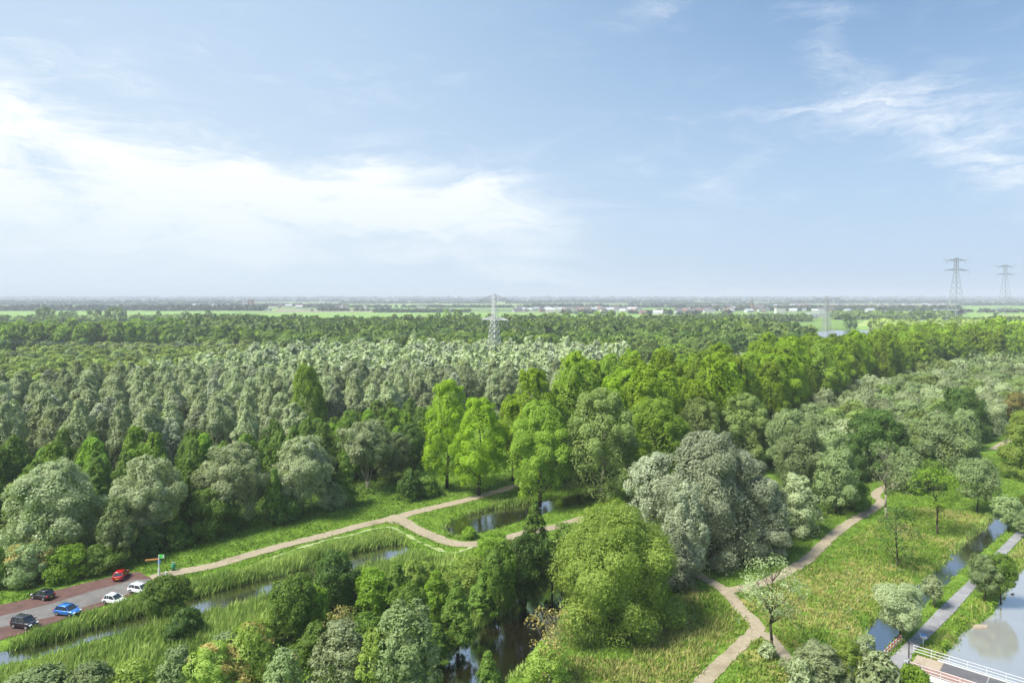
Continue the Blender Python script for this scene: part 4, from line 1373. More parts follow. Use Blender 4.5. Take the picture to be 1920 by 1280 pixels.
# reeds
reed_polys = [
    (GP([(-200, 1290), (-60, 1234), (0, 1214), (75, 1190), (150, 1165), (225, 1139), (285, 1116), (340, 1100), (440, 1078), (529, 1053), (588, 1035), (671, 1014),
         (712, 1005), (748, 1008), (772, 1024), (764, 1034), (712, 1030), (657, 1044), (588, 1064), (508, 1088), (350, 1130), (175, 1184), (0, 1228), (-60, 1250), (-200, 1305)]), 26, 1.75),
    (GP([(-60, 1290), (0, 1266), (175, 1216), (350, 1164), (529, 1116), (671, 1072), (766, 1042), (810, 1050), (760, 1090), (640, 1130), (540, 1185), (430, 1235), (300, 1290), (-60, 1330)]), 13, 1.6),
    (GP([(845, 1204), (900, 1170), (962, 1140), (960, 1120), (900, 1140), (840, 1180)]), 22, 1.5),
    (GP([(1000, 1215), (1040, 1185), (1060, 1195), (1010, 1260), (960, 1275), (950, 1262), (985, 1246)]), 10, .8),
    (GP([(832, 984), (880, 960), (930, 946), (990, 936), (990, 946), (930, 956), (880, 970), (845, 982)]), 18, 1.0),
    (GP([(770, 1045), (850, 1046), (930, 1040), (930, 1090), (800, 1110)]), 6, 1.2),
    (GP([(1596, 1205), (1640, 1160), (1700, 1108), (1740, 1080), (1800, 1015), (1860, 960), (1850, 985), (1800, 1030), (1740, 1090), (1668, 1146), (1612, 1208)]), 22, 1.0),
    (GP([(1640, 1260), (1672, 1208), (1705, 1166), (1722, 1160), (1700, 1190), (1660, 1240)]), 22, .5),
]
V, F, TT, off = [], [], [], 0
for poly, dens, h in reed_polys:
    P = rand_in(poly, dens * .36, rng)
    z, s = ground_z(P)
    ok = (s > (1.3 if dens == 13 else -.1)) & ~near_line(P, .35)
    P, z = P[ok], z[ok]
    if dens == 26:
        h = 1.35
    v, f, tt = blades(P, h, .12, 7, rng, .26, lambda b_, r: (r.random(len(b_)) < .10) * 1.0 * r.integers(0, 4, len(b_)), .25, z)
    V.append(v); F.append(f + off); TT.append(tt); off += len(v)
tag(link('reeds', mesh_np('reeds', np.concatenate(V), tris=np.concatenate(F), mats=[REED], tint=np.concatenate(TT))),
    'tall green reeds lining the ditches and filling the marsh', 'reeds', kind='stuff')
print('reed tris', off // 3)

# meadow and lawn grass
area = GP([(-60, 1330), (1990, 1330), (1990, 850), (1640, 850), (1500, 900), (1180, 900), (700, 860), (-60, 1050)])
P = rand_in(area, 3.4, rng)
z, s = ground_z(P)
fl = np.zeros(len(P), bool)
for zpoly in FLOOR[:4]:
    fl |= inside(P, zpoly)
ok = (s > .1) & ~near_line(P, .15) & ~fl
P, z = P[ok], z[ok]
dz = inside(P, dryz) | inside(P, dryz2) | inside(P, dryz3)
dry_f = lambda k: (lambda b_, r: np.where(vnoise(b_, .13, 61) + r.normal(0, .09, len(b_)) > k, r.integers(1, 4, len(b_)), 0))
V, F, TT, off = [], [], [], 0
for sel, h, w, per, df in ((~dz, .32, .10, 4, None), (dz, .44, .10, 7, dry_f(.53)), (inside(P, dryz2), .7, .10, 5, dry_f(.33))):
    v, f, tt = blades(P[sel], h, w, per, rng, .38, df, .26, z[sel])
    V.append(v); F.append(f + off); TT.append(tt); off += len(v)
tag(link('grass', mesh_np('grass', np.concatenate(V), tris=np.concatenate(F), mats=[GRASS], tint=np.concatenate(TT))),
    'green and straw coloured grass covering verges and meadow', 'grass', kind='stuff')
print('grass tris', off // 3)

# leafy undergrowth
ug = [(GP([(-60, 1125), (60, 1106), (200, 1072), (330, 1040), (430, 1000), (560, 972), (700, 942), (760, 948), (830, 912), (780, 885), (600, 930), (420, 965), (300, 1015), (150, 1064), (-60, 1095)]), .22, 'alder', 1.3),
      (GP([(560, 1160), (700, 1095), (770, 1060), (870, 1050), (930, 1044), (1040, 1050), (1040, 1095), (975, 1110), (950, 1140), (850, 1196), (815, 1230), (812, 1320), (480, 1320), (420, 1230)]), .18, 'alder', 1.4),
      (GP([(855, 1045), (905, 1030), (985, 1020), (1000, 1040), (900, 1060)]), .5, 'fresh', 1.0),
      (GP([(700, 1075), (780, 1050), (800, 1075), (720, 1105)]), .5, 'fresh', 1.0),
      (GP([(1330, 1072), (1480, 1030), (1600, 960), (1640, 912), (1560, 905), (1400, 990), (1280, 1045)]), .22, 'alder', 1.2),
      (GP([(830, 998), (880, 1012), (960, 998), (960, 1012), (880, 1016), (820, 1000)]), .7, 'olive', .8),
      (GP([(1640, 905), (1800, 905), (1870, 950), (1850, 965), (1740, 950), (1660, 925)]), .12, 'alder', 1.2),
      (GP([(1745, 1262), (1800, 1196), (1868, 1156), (1890, 1105), (1930, 1060), (1945, 1050), (1930, 1045), (1880, 1090), (1850, 1140), (1790, 1176), (1735, 1240)]), .8, 'fresh', .7),
      (GP([(765, 1000), (830, 990), (850, 978), (930, 950), (930, 940), (830, 968), (770, 985)]), .35, 'fresh', .8)]
ug += [(dryz, .035, 'rust', .55), (dryz, .06, 'olive', .6), (dryz2, .05, 'rust', .5), (dryz3, .05, 'olive', .6)]
for poly, dens, mt, h in ug:
    P = rand_in(poly, dens, rng)
    z, s = ground_z(P)
    P = P[(s > .2) & ~near_line(P, .9)]
    if not len(P):
        continue
    c = np.stack([P[:, 0], P[:, 1], np.full(len(P), h * .35)], 1)
    r = h * rng.uniform(.45, 1.0, len(P))
    rad = np.stack([r * 1.1, r * 1.1, r * .75], 1)
    n = int((r ** 2).sum() * 44)
    v, q, tt = cards(c, rad, n, .34, rng, .6)
    tag(link('undergrowth', mesh_np('undergrowth', v, tris=q, mats=[LM[mt]], tint=tt)), 'leafy weeds and brambles along banks and wood edges', 'undergrowth', kind='stuff')
    print('ug', n)

# ------------------------------------------------------------------ pylons and power lines
M_STEEL = plain('galvanised_steel', (0.62, 0.63, 0.64), 0.6, 0.0, var=.06)
M_MID = plain('grey_steel', (0.40, 0.41, 0.43), 0.6, 0.0, var=.06)
M_TALL = plain('weathered_steel', (0.26, 0.28, 0.31), 0.6, 0.0, var=.06)
M_DSTEEL = plain('dark_steel', (0.20, 0.21, 0.23), 0.5, 0.3, var=.08)
M_INS = plain('insulator_glass', (0.25, 0.27, 0.29), 0.3)
M_WIRE = plain('aluminium_wire', (0.45, 0.46, 0.47), 0.45, 0.5)


def lattice(mb, levels, r, rb):
    """levels: (z, half width); four legs with crossed bracing on each face"""
    for (z0, w0), (z1, w1) in zip(levels[:-1], levels[1:]):
        c0 = [Vector((sx * w0, sy * w0, z0)) for sx, sy in ((1, 1), (-1, 1), (-1, -1), (1, -1))]
        c1 = [Vector((sx * w1, sy * w1, z1)) for sx, sy in ((1, 1), (-1, 1), (-1, -1), (1, -1))]
        for k in range(4):
            mb.bar(c0[k], c1[k], r)
            j = (k + 1) % 4
            mb.bar(c0[k], c1[j], rb); mb.bar(c0[j], c1[k], rb)
            mb.bar(c1[k], c1[j], rb)
    return mb


def steps(z0, w0, z1, w1, n, p=1.0):
    return [(z0 + (z1 - z0) * (k / n), w0 + (w1 - w0) * (k / n) ** p) for k in range(n + 1)]


def crossarm(e, z, span, w, hgt, r, tip_up=0.0, strings=(), ins='I', mat=None):
    arm = MB()
    for s in (-1, 1):
        tip = Vector((s * span, 0, z + tip_up))
        for y in (-w, w):
            arm.bar((s * w, y, z), tip, r); arm.bar((s * w, y, z + hgt), tip, r)
        n = 6
        for k in range(n):
            f, g = k / n, (k + 1) / n
            for y in (-1, 1):
                a = Vector((s * w, y * w, z)).lerp(tip, f); b_ = Vector((s * w, y * w, z + hgt)).lerp(tip, g)
                arm.bar(a, b_, r * .6)
                a2 = Vector((s * w, y * w, z + hgt)).lerp(tip, f)
                arm.bar(a, a2, r * .6)
            arm.bar(Vector((s * w, w, z)).lerp(tip, f), Vector((s * w, -w, z)).lerp(tip, g), r * .6)
    o = arm.build('crossarm', mat or M_STEEL, e)
    for (x, L, sp) in strings:
        im = MB()
        if ins == 'V':
            im.bar((x, 0, z + tip_up * abs(x) / span), (x - sp, 0, z - L), .13); im.bar((x, 0, z + tip_up * abs(x) / span), (x + sp, 0, z - L), .13)
        else:
            im.bar((x, 0, z), (x + sp, 0, z - L), .16, n=6)
        im.build('insulator', M_INS, o)
    return o


def base_xy(px, by):
    x, y = G(px, by)
    return x, y


def pylon(px, by, rz, label, build):
    x, y = G(px, by)
    e = empty('electricity_pylon', (x, y, 0), rz)
    tag(e, label, 'pylon', 'lattice pylons of the power line')
    build(e)
    return e


def body_a(e):
    mb = MB()
    lattice(mb, steps(0, 4.3, 30, 1.75, 9) + steps(32, 1.6, 46.5, .75, 6), .17, .10)
    mb.build('lattice_tower', M_STEEL, e)
    crossarm(e, 30.5, 11.5, 1.7, 2.0, .12, strings=((-10.5, 3.6, 0), (-6, 3.6, 0), (6, 3.6, 0), (10.5, 3.6, 0)))
    o = MB()
    for s in (-1, 1):      # canopy shaped top arm hanging in a triangle
        o.bar((0, 0, 46.5), (s * 12.5, 0, 42.6), .16); o.bar((0, 0, 42.9), (s * 12.5, 0, 42.4), .16)
        o.bar((s * 4, 0, 45.2), (s * 4, 0, 42.7), .1); o.bar((s * 8, 0, 44.0), (s * 8, 0, 42.6), .1); o.bar((0, 0, 42.9), (s * 4, 0, 45.2), .1); o.bar((s * 4, 0, 42.7), (s * 8, 0, 44.0), .1)
        o.bar((s * 12.5, 0, 42.5), (s * 15, 0, 43.2), .13)
    oo = o.build('crossarm', M_DSTEEL, e)
    for s in (-1, 1):
        im = MB()
        im.bar((s * 11, 0, 42.4), (s * 15.2, 0, 37.6), .13); im.bar((s * 11, 0, 42.4), (s * 7.0, 0, 37.6), .13)
        im.build('insulator', M_INS, oo)


def body_b(e):
    mb = MB()
    lattice(mb, steps(0, 6.6, 14, 3.4, 4) + steps(15.5, 3.1, 32, 1.9, 6) + steps(34, 1.8, 45.5, 1.3, 4), .21, .13)
    mb.build('lattice_tower', M_MID, e)
    crossarm(e, 26.5, 13.0, 1.9, 1.6, .12, strings=((-12, 3.2, 0), (-7, 3.2, 0), (7, 3.2, 0), (12, 3.2, 0)))
    o = MB()
    for s in (-1, 1):
        for y in (-.8, .8):
            o.bar((0, y, 40.8), (s * 13, 0, 43.4), .14); o.bar((0, y, 43.2), (s * 13, 0, 43.4), .12)
        o.bar((s * 13, 0, 43.4), (s * 18, 0, 45.6), .16)
        for k in range(4):
            o.bar((s * (2 + 3 * k), 0, 41.2 + .5 * k), (s * (3.5 + 3 * k), 0, 43.2), .08)
    oo = o.build('crossarm', M_DSTEEL, e)
    for s in (-1, 1):
        im = MB()
        im.bar((s * 13.5, 0, 43.2), (s * 10.5, 0, 39.4), .15); im.bar((s * 13.5, 0, 43.2), (s * 17.5, 0, 40.2), .15)
        im.build('insulator', M_INS, oo)


def body_tall(e):
    mb = MB()
    w0, wt, Ht = 11.5, 2.3, 113.0
    lv = []
    for z in (0, 14, 27, 39, 51, 62, 72, 81, 89, 95, 101, 107, Ht):
        f = min(1, z / 92.0)
        lv.append((z, w0 + (wt - w0) * f))
    for (z0, a), (z1, b_) in zip(lv[:-1], lv[1:]):
        c0 = [Vector((sx * a, sy * a, z0)) for sx, sy in ((1, 1), (-1, 1), (-1, -1), (1, -1))]
        c1 = [Vector((sx * b_, sy * b_, z1)) for sx, sy in ((1, 1), (-1, 1), (-1, -1), (1, -1))]
        for k in range(4):
            j = (k + 1) % 4
            mb.bar(c0[k], c1[k], .42)
            mb.bar(c1[k], c1[j], .2)
            m_ = (c1[k] + c1[j]) / 2
            mb.bar(c0[k], m_, .16); mb.bar(c0[j], m_, .16)
    mb.build('lattice_tower', M_TALL, e)
    crossarm(e, 91, 24, 2.3, 3.0, .26, strings=((-23, 7, -2), (-13.5, 6, -1), (13.5, 6, 1), (23, 7, 2)), mat=M_DSTEEL)
    oo = crossarm(e, 108, 19, 2.3, 3.4, .26, tip_up=.5, mat=M_DSTEEL)
    for s in (-1, 1):
        hn = MB()
        hn.bar((s * 19, 0, 108.5), (s * 27, 0, 112.6), .26)
        hn.build('earth_wire_horn', M_DSTEEL, oo)
        im = MB()
        im.bar((s * 18.5, 0, 108), (s * 17, 0, 102), .22)
        im.build('insulator', M_INS, oo)


PYA = pylon(927, 690, math.radians(-40), 'nearest lattice pylon, standing in the wood in the middle', body_a)
PYB = pylon(1550, 635, math.radians(10), 'lattice pylon at the shore of the small far lake', body_b)
PYC = pylon(1793, 604, math.radians(8), 'tallest pylon on the right, left one of the two against the sky', body_tall)
PYD = pylon(1885, 592, math.radians(8), 'pylon nearest the right edge, a little smaller against the sky', body_tall)
PYD.scale = (1.06, 1.06, 1.06)


def wire(a, b_, sag, label, r=.05):
    a, b_ = Vector(a), Vector(b_)
    pts = []
    n = 22
    for k in range(n + 1):
        f = k / n
        p = a.lerp(b_, f); p.z -= sag * 4 * f * (1 - f)
        pts.append(p)
    mb = MB(); mb.tube(pts, r, r, 3)
    return tag(mb.build('power_line', M_WIRE), label, 'power line', 'power lines between the pylons')


def pw(e, x, z):
    return e.matrix_world @ Vector((x, 0, z)) if False else Vector(e.location) + Matrix.Rotation(e.rotation_euler.z, 3, 'Z') @ Vector((x * e.scale.x, 0, z * e.scale.z))


P0 = Vector((-330, 350, 0)); R0 = Matrix.Rotation(math.radians(-60), 3, 'Z')
for x, z in ((-10.5, 26.9), (-6, 26.9), (6, 26.9), (10.5, 26.9), (-11, 37.6), (11, 37.6)):
    wire(P0 + R0 @ Vector((x, 0, z)), pw(PYA, x, z), 9.0, 'thin power line hanging over the left wood from the nearest pylon', .03)
for (xa, za), (xb, zb) in zip(((-10.5, 26.9), (-6, 26.9), (6, 26.9), (10.5, 26.9), (-11, 37.6), (11, 37.6)), ((-12, 23.3), (-7, 23.3), (7, 23.3), (12, 23.3), (-14, 39.4), (14, 39.4))):
    wire(pw(PYA, xa, za), pw(PYB, xb, zb), 11.0, 'thin power line between the nearest pylon and the lake shore pylon', .035)
for (xb, zb), xc in zip(((-12, 23.3), (-7, 23.3), (7, 23.3), (12, 23.3)), (-23, -13.5, 13.5, 23)):
    wire(pw(PYB, xb, zb), pw(PYC, xc, 84), 8.0, 'thin power line rising from the lake shore pylon to the tallest pylon', .05)

# ------------------------------------------------------------------ far buildings
M_WALL = plain('pale_plaster', (0.56, 0.55, 0.52), 0.8, var=.06)
M_BRICK = plain('brown_brick_wall', (0.30, 0.19, 0.14), 0.85, var=.1)
M_GREY = plain('grey_cladding', (0.40, 0.42, 0.44), 0.6, var=.06)
M_RTILE = plain('red_roof_tiles', (0.24, 0.15, 0.12), 0.8, var=.1)
M_DTILE = plain('dark_roof_tiles', (0.14, 0.13, 0.13), 0.7, var=.1)
M_WROOF = plain('white_shed_roof', (0.46, 0.48, 0.50), 0.5, var=.04)
M_WIN = plain('window_glass', (0.05, 0.06, 0.08), 0.15)


def house_mesh(w, d, h, rh, wall, roof, flat=False):
    a = MB().box(-w / 2, w / 2, -d / 2, d / 2, -.2, h)
    r = MB()
    o = .4
    if flat:
        r.box(-w / 2 - .2, w / 2 + .2, -d / 2 - .2, d / 2 + .2, h, h + rh)
    else:
        r.v = [(-w / 2 - o, -d / 2 - o, h), (w / 2 + o, -d / 2 - o, h), (w / 2 + o, d / 2 + o, h), (-w / 2 - o, d / 2 + o, h), (-w / 2 - o, 0, h + rh), (w / 2 + o, 0, h + rh)]
        r.f = [(0, 1, 5, 4), (2, 3, 4, 5), (0, 4, 3), (1, 2, 5), (3, 2, 1, 0)]
        r.m = [0] * 5
    wn = MB()
    n = max(2, int(w / 4))
    for k in range(n):
        x = -w / 2 + (k + .5) * w / n
        wn.box(x - .7, x + .7, -d / 2 - .04, -d / 2 + .05, 1.0, 2.4)
    return a.mesh('wall', wall), r.mesh('roof', roof), wn.mesh('windows', M_WIN)


def house(name, px, py, meshes, rz, label, cat, group=None, sc=1.0):
    x, y = G(px, py)
    e = empty(name, (x, y, 0), rz)
    e.scale = (sc, sc, sc)
    tag(e, label, cat, group)
    link('wall', meshes[0], e); link('roof', meshes[1], e); link('window_band', meshes[2], e)
    return e


hm = [house_mesh(14, 10, 5.5, 5, M_WALL, M_DTILE), house_mesh(16, 11, 5, 5.5, M_BRICK, M_RTILE), house_mesh(22, 12, 5, 4.5, M_WALL, M_WROOF),
      house_mesh(12, 10, 6, 5, M_BRICK, M_DTILE), house_mesh(13, 11, 6, 4, M_GREY, M_DTILE)]
rh = random.Random(3)
for (x0, x1, y0, y1, n, lb, gp) in (
        (965, 1200, 579.5, 585, 60, 'small pale house in the village street beyond the pasture', 'houses of the village street'),
        (1195, 1300, 584, 590, 18, 'low house at the right end of the village street', 'houses right of the village street'),
        (1290, 1470, 574, 586, 70, 'small house of the town around the church', 'houses around the church'),
        (1470, 1640, 573, 585, 70, 'far town house left of the tall pylons', 'town houses behind the second pylon'),
        (1640, 1790, 572, 581, 60, 'far town house below the tallest pylon', 'town houses below the tallest pylon'),
        (340, 480, 571, 577, 14, 'small far building left of the silo', 'far buildings left of the silo'),
        (500, 700, 575.5, 578.5, 16, 'farm house on the far canal', 'farm houses on the far canal')):
    for k in range(n):
        house('house', rh.uniform(x0, x1), rh.uniform(y0, y1), rh.choice(hm), rh.uniform(-.6, .6), lb, 'house', gp, rh.uniform(.8, 1.3))
for px, py, w, d, h, wall, roof, lb in (
        (1062, 587, 60, 24, 5, M_BRICK, M_GREY, 'long low brown barn in front of the village'), (1085, 586, 40, 18, 5, M_GREY, M_DTILE, 'grey barn beside the long brown one'),
        (480, 582.5, 130, 30, 6, M_GREY, M_GREY, 'long grey hall in front of the silo'), (455, 572.6, 60, 40, 12, M_WALL, M_RTILE, 'orange brown hall left of the silo'),
        (1500, 597, 90, 40, 7, M_GREY, M_WROOF, 'big white roofed hall left of the second pylon'), (1530, 594, 50, 40, 7, M_WALL, M_WROOF, 'second white hall next to the second pylon'),
        (1690, 588, 110, 35, 7, M_GREY, M_WROOF, 'long pale greenhouse left of the tallest pylon'), (1775, 586.5, 80, 40, 8, M_DTILE, M_WROOF, 'dark hall with white roof at the foot of the tallest pylon'),
        (1462, 588, 34, 22, 16, M_WALL, M_DTILE, 'tall white apartment building in the town'), (1410, 580, 50, 20, 10, M_GREY, M_DTILE, 'large grey school roof below the church spire'),
        (1880, 580.5, 50, 24, 5, M_BRICK, M_DTILE, 'farmhouse in the pasture under the right pylon'), (1868, 581.5, 40, 14, 4, M_GREY, M_WROOF, 'white shed beside the right farmhouse'),
        (790, 577.5, 50, 30, 7, M_GREY, M_WROOF, 'white hall among trees on the far canal'), (1330, 586, 46, 20, 6, M_WALL, M_WROOF, 'white row of houses left of the church'),
        (1295, 586, 26, 18, 6, M_WALL, M_WROOF, 'white house at the edge of the town')):
    a = house_mesh(w * .7, d * .7, h * .9, h * .3, wall, roof, True)
    house('hall', px, py, a, 0.05, lb, 'building')
# church
x, y = G(1411, 583)
e = empty('church', (x, y, 0)); tag(e, 'church with a dark pointed spire in the far town', 'church')
MB().box(2, 34, -8, 8, 0, 11).build('nave', M_BRICK, e)
r = MB(); r.v = [(2, -9, 11), (35, -9, 11), (35, 9, 11), (2, 9, 11), (2, 0, 20), (35, 0, 20)]; r.f = [(0, 1, 5, 4), (2, 3, 4, 5), (0, 4, 3), (1, 2, 5), (3, 2, 1, 0)]; r.m = [0] * 5
r.build('roof', M_DTILE, e)
MB().box(-5, 2, -3.5, 3.5, 0, 24).build('tower', M_BRICK, e)
sp_ = MB(); sp_.bar((-1.5, 0, 24), (-1.5, 0, 46), 4.2, .1, 8); sp_.build('spire', M_DTILE, e)
# silo
x, y = G(466, 577)
e = empty('grain_silo', (x, y, 0)); tag(e, 'dark blocky silo tower on the far plain at the left', 'silo')
MB().box(-22, -2, -9, 9, 0, 22).build('lower_block', M_GREY, e)
MB().box(-1, 18, -9, 9, 0, 34).build('tower_block', M_BRICK, e)
mm = MB().box(2, 5, -9.2, -9, 6, 30); mm.box(12, 15, -9.2, -9, 6, 30); mm.build('window_band', M_WIN, e)
x, y = G(457, 577)
mk = MB(); mk.bar((x, y, 0), (x, y, 66), .8, .3, 6)
tag(mk.build('radio_mast', M_STEEL), 'very thin mast beside the silo', 'mast')

# ------------------------------------------------------------------ cars
M_TYRE = plain('tyre_rubber', (0.015, 0.015, 0.016), 0.85)
M_RIM = plain('alloy_rim', (0.60, 0.61, 0.62), 0.3, 0.8)
M_GLASS = plain('car_glass', (0.030, 0.038, 0.045), 0.05, spec=.8, var=.05)
M_TRIM = plain('black_plastic', (0.02, 0.02, 0.022), 0.6)
M_HEAD = plain('headlight_glass', (0.75, 0.78, 0.80), 0.1)
M_TAIL = plain('tail_light', (0.45, 0.012, 0.012), 0.2)
M_PLATE = plain('yellow_plate', (0.80, 0.56, 0.03), 0.4, var=.03)


def paint(name, col, metal=.0):
    return plain(name, col, .28, metal, .5, .03, 1.0, 1.0)


def loft(sections, mb, m=0):
    """closed rings of equal length joined into a hull"""
    i0 = len(mb.v); n = len(sections[0])
    for s in sections:
        mb.v += [tuple(p) for p in s]
    for a in range(len(sections) - 1):
        for k in range(n):
            j = (k + 1) % n
            mb.f.append((i0 + a * n + k, i0 + a * n + j, i0 + (a + 1) * n + j, i0 + (a + 1) * n + k)); mb.m.append(m)
    mb.f.append(tuple(i0 + k for k in range(n))[::-1]); mb.m.append(m)
    mb.f.append(tuple(i0 + (len(sections) - 1) * n + k for k in range(n))); mb.m.append(m)


def make_car(name, loc, rz, label, pm, L=4.2, Wd=1.75, Hh=1.48, style='hatch', rails=False, dark_roof=None):
    e = empty(name, (loc[0], loc[1], .03), rz)
    e.scale = (.88, .88, .90)
    tag(e, label, 'car', 'cars parked on the brick strips')
    hw = Wd / 2
    belt_z, sill = Hh * .60, .24
    hood = {'hatch': .27, 'suv': .24, 'estate': .25}[style]

    def ring(x, w, z0, z1, rd=.10):
        return [(x, -w + rd, z0), (x, w - rd, z0), (x, w, z0 + rd), (x, w, z1 - rd * 1.3), (x, w - rd * 1.2, z1), (x, -w + rd * 1.2, z1), (x, -w, z1 - rd * 1.3), (x, -w, z0 + rd)]
    xs = [(-L / 2, hw * .84, .34, belt_z * .86), (-L / 2 + .10, hw * .95, .26, belt_z * .98), (-L * .36, hw, sill, belt_z), (0, hw, sill, belt_z), (L * .17, hw, sill, belt_z * .98),
          (L * .5 - L * hood + .25, hw * .99, sill, belt_z * .94), (L / 2 - .45, hw * .95, .25, belt_z * .86), (L / 2 - .12, hw * .86, .28, belt_z * .72), (L / 2, hw * .72, .36, belt_z * .58)]
    b = MB(); loft([ring(*q) for q in xs], b)
    body = b.build('body', pm, e, True)
    md = body.modifiers.new('bevel', 'BEVEL'); md.width = .03; md.segments = 2; md.limit_method = 'ANGLE'
    # glass house
    xr = -L / 2 + (.18 if style != 'hatch' else .28)
    xf = L * .5 - L * hood + .12
    rr0, rr1 = xr + (.22 if style == 'suv' else .42), xf - (.62 if style == 'suv' else .78)
    wt = hw * .78
    g = MB(); z0, z1 = belt_z - .03, Hh - .07
    g.v = [(xr, -hw * .90, z0), (xf, -hw * .90, z0), (xf, hw * .90, z0), (xr, hw * .90, z0), (rr0, -wt, z1), (rr1, -wt, z1), (rr1, wt, z1), (rr0, wt, z1)]
    g.f = [(0, 1, 5, 4), (1, 2, 6, 5), (2, 3, 7, 6), (3, 0, 4, 7), (4, 5, 6, 7), (3, 2, 1, 0)]; g.m = [0] * 6
    g.build('window', M_GLASS, e)
    # roof and pillars in body colour
    rf = MB()
    loft([[(x_, -w_, Hh - .085 - dz), (x_, w_, Hh - .085 - dz), (x_, w_ * .92, Hh - dz), (x_, -w_ * .92, Hh - dz)] for x_, w_, dz in
          ((rr0 - .10, wt * .96, .06), (rr0 + .15, wt * 1.03, .01), ((rr0 + rr1) / 2, wt * 1.04, 0), (rr1 - .15, wt * 1.02, .01), (rr1 + .06, wt * .95, .05))], rf)
    ro = rf.build('roof', dark_roof or pm, e, True)
    pl = MB()
    for s in (-1, 1):
        pl.bar((xf, s * hw * .91, z0), (rr1, s * wt * 1.01, z1), .045)
        pl.bar((xr + .05, s * hw * .91, z0), (rr0, s * wt * 1.01, z1), .085)
        xm = (rr0 + rr1) / 2 + .1
        pl.bar((xm, s * hw * .91, z0), (xm - .05, s * wt * 1.01, z1), .04)
        pl.bar((rr0 + .45, s * hw * .91, z0), (rr0 + .25, s * wt * 1.01, z1), .05)
    pl.build('pillar', pm, e)
    if rails:
        for s in (-1, 1):
            q = MB(); q.bar((rr0 + .1, s * wt * .96, Hh + .03), (rr1 - .1, s * wt * .96, Hh + .03), .03); q.build('roof_rail', M_RIM, ro)
    wr = .31 if style != 'suv' else .34
    wb = L * .305
    for sx in (-1, 1):
        for sy in (-1, 1):
            t_ = MB(); t_.bar((sx * wb, sy * (hw - .20), wr), (sx * wb, sy * (hw + .012), wr), wr, n=18)
            wo = t_.build('wheel', M_TYRE, e)
            q = MB(); q.bar((sx * wb, sy * (hw + .010), wr), (sx * wb, sy * (hw + .03), wr), wr * .66, n=14)
            for k in range(5):
                a = k * 2 * math.pi / 5
                q.bar((sx * wb, sy * (hw + .03), wr), (sx * wb + math.cos(a) * wr * .6, sy * (hw + .035), wr + math.sin(a) * wr * .6), .03)
            q.build('rim', M_RIM, wo)
            ar = MB(); ar.bar((sx * wb, sy * (hw - .10), wr + .02), (sx * wb, sy * (hw + .004), wr + .02), wr * 1.16, n=18)
            ar.build('wheel_arch', M_TRIM, e)
    for s in (-1, 1):
        hl = MB(); hl.box(L / 2 - .34, L / 2 - .06, s * hw * .66 - .17, s * hw * .66 + .17, belt_z * .60, belt_z * .78); hl.build('headlight', M_HEAD, e)
        tl = MB(); tl.box(-L / 2 - .012, -L / 2 + .2, s * hw * .78 - .12, s * hw * .78 + .12, belt_z * .66, belt_z * .98); tl.build('tail_light', M_TAIL, e)
        mr = MB(); mr.box(xf - .22, xf - .04, s * (hw + .10) - .10, s * (hw + .10) + .10, belt_z + .0, belt_z + .13); mr.build('wing_mirror', pm, e)
    for x_ in (-L / 2 - .02, L / 2 - .0):
        pt = MB(); pt.box(x_ - .015, x_ + .02, -.26, .26, .44, .56); pt.build('number_plate', M_PLATE, e)
    bp = MB(); bp.box(-L / 2 - .005, L / 2 - .05, -hw * .70, hw * .70, .20, .33); bp.build('bumper', M_TRIM, e)
    gr = MB(); gr.box(L / 2 - .02, L / 2 + .008, -.42, .42, .46, .58); gr.build('grille', M_TRIM, e)
    return e


BLACK, WHITE = paint('black_paint', (0.012, 0.012, 0.016)), paint('white_paint', (0.80, 0.81, 0.83))
RED, BLUE = paint('red_paint', (0.46, 0.008, 0.012)), paint('blue_paint', (0.02, 0.17, 0.55), .2)
hd = -.30
make_car('parked_car', G(46, 1175), -.24, 'black compact SUV with silver roof rails at the front left', paint('dark_violet_paint', (0.012, 0.010, 0.020), .2), 3.95, 1.72, 1.66, 'suv', True)
make_car('parked_car', G(127, 1151), -.22, 'bright blue hatchback right of the black SUV', BLUE, 4.1, 1.78, 1.50)
make_car('parked_car', G(214, 1130), -.26, 'small white hatchback right of the blue car', WHITE, 3.7, 1.68, 1.46)
make_car('parked_car', G(263, 1110), -.34, 'white estate car half hidden by the alder', WHITE, 4.35, 1.78, 1.48, 'estate')
make_car('parked_car', G(80, 1121), math.pi - .30, 'black hatchback on the far side, seen from behind', BLACK, 3.9, 1.72, 1.48)
make_car('parked_car', G(227, 1083), math.radians(100), 'red hatchback on the far side with its rear to the road', RED, 3.8, 1.72, 1.48)

# ------------------------------------------------------------------ street furniture
M_WHITE = plain('white_paint_metal', (0.60, 0.61, 0.60), 0.4, var=.06)
M_REDP = plain('red_paint_metal', (0.62, 0.06, 0.03), 0.45, var=.06)
M_ORANGE = plain('orange_wood', (0.70, 0.30, 0.09), 0.6)
M_GREEN = plain('green_plastic', (0.02, 0.22, 0.11), 0.45)
M_GSIGN = plain('green_sign', (0.10, 0.62, 0.10), 0.5)
M_BLUEP = plain('blue_sign', (0.10, 0.28, 0.70), 0.4)
M_BLK = plain('black_metal', (0.02, 0.02, 0.02), 0.5, .4)
M_POST = plain('grey_white_post', (0.62, 0.66, 0.60), 0.6)
x, y = G(298, 1078)
e = empty('signpost', (x, y, 0)); tag(e, 'white signpost with green board and orange arm at the road end', 'signpost')
mb = MB(); mb.bar((0, 0, 0), (0, 0, 1.1), .17, n=8); mb.bar((0, 0, 1.1), (0, 0, 3.3), .10, n=8); mb.build('post', M_POST, e)
MB().box(.02, .85, -.04, .04, 2.75, 3.35).build('sign_board', M_GSIGN, e)
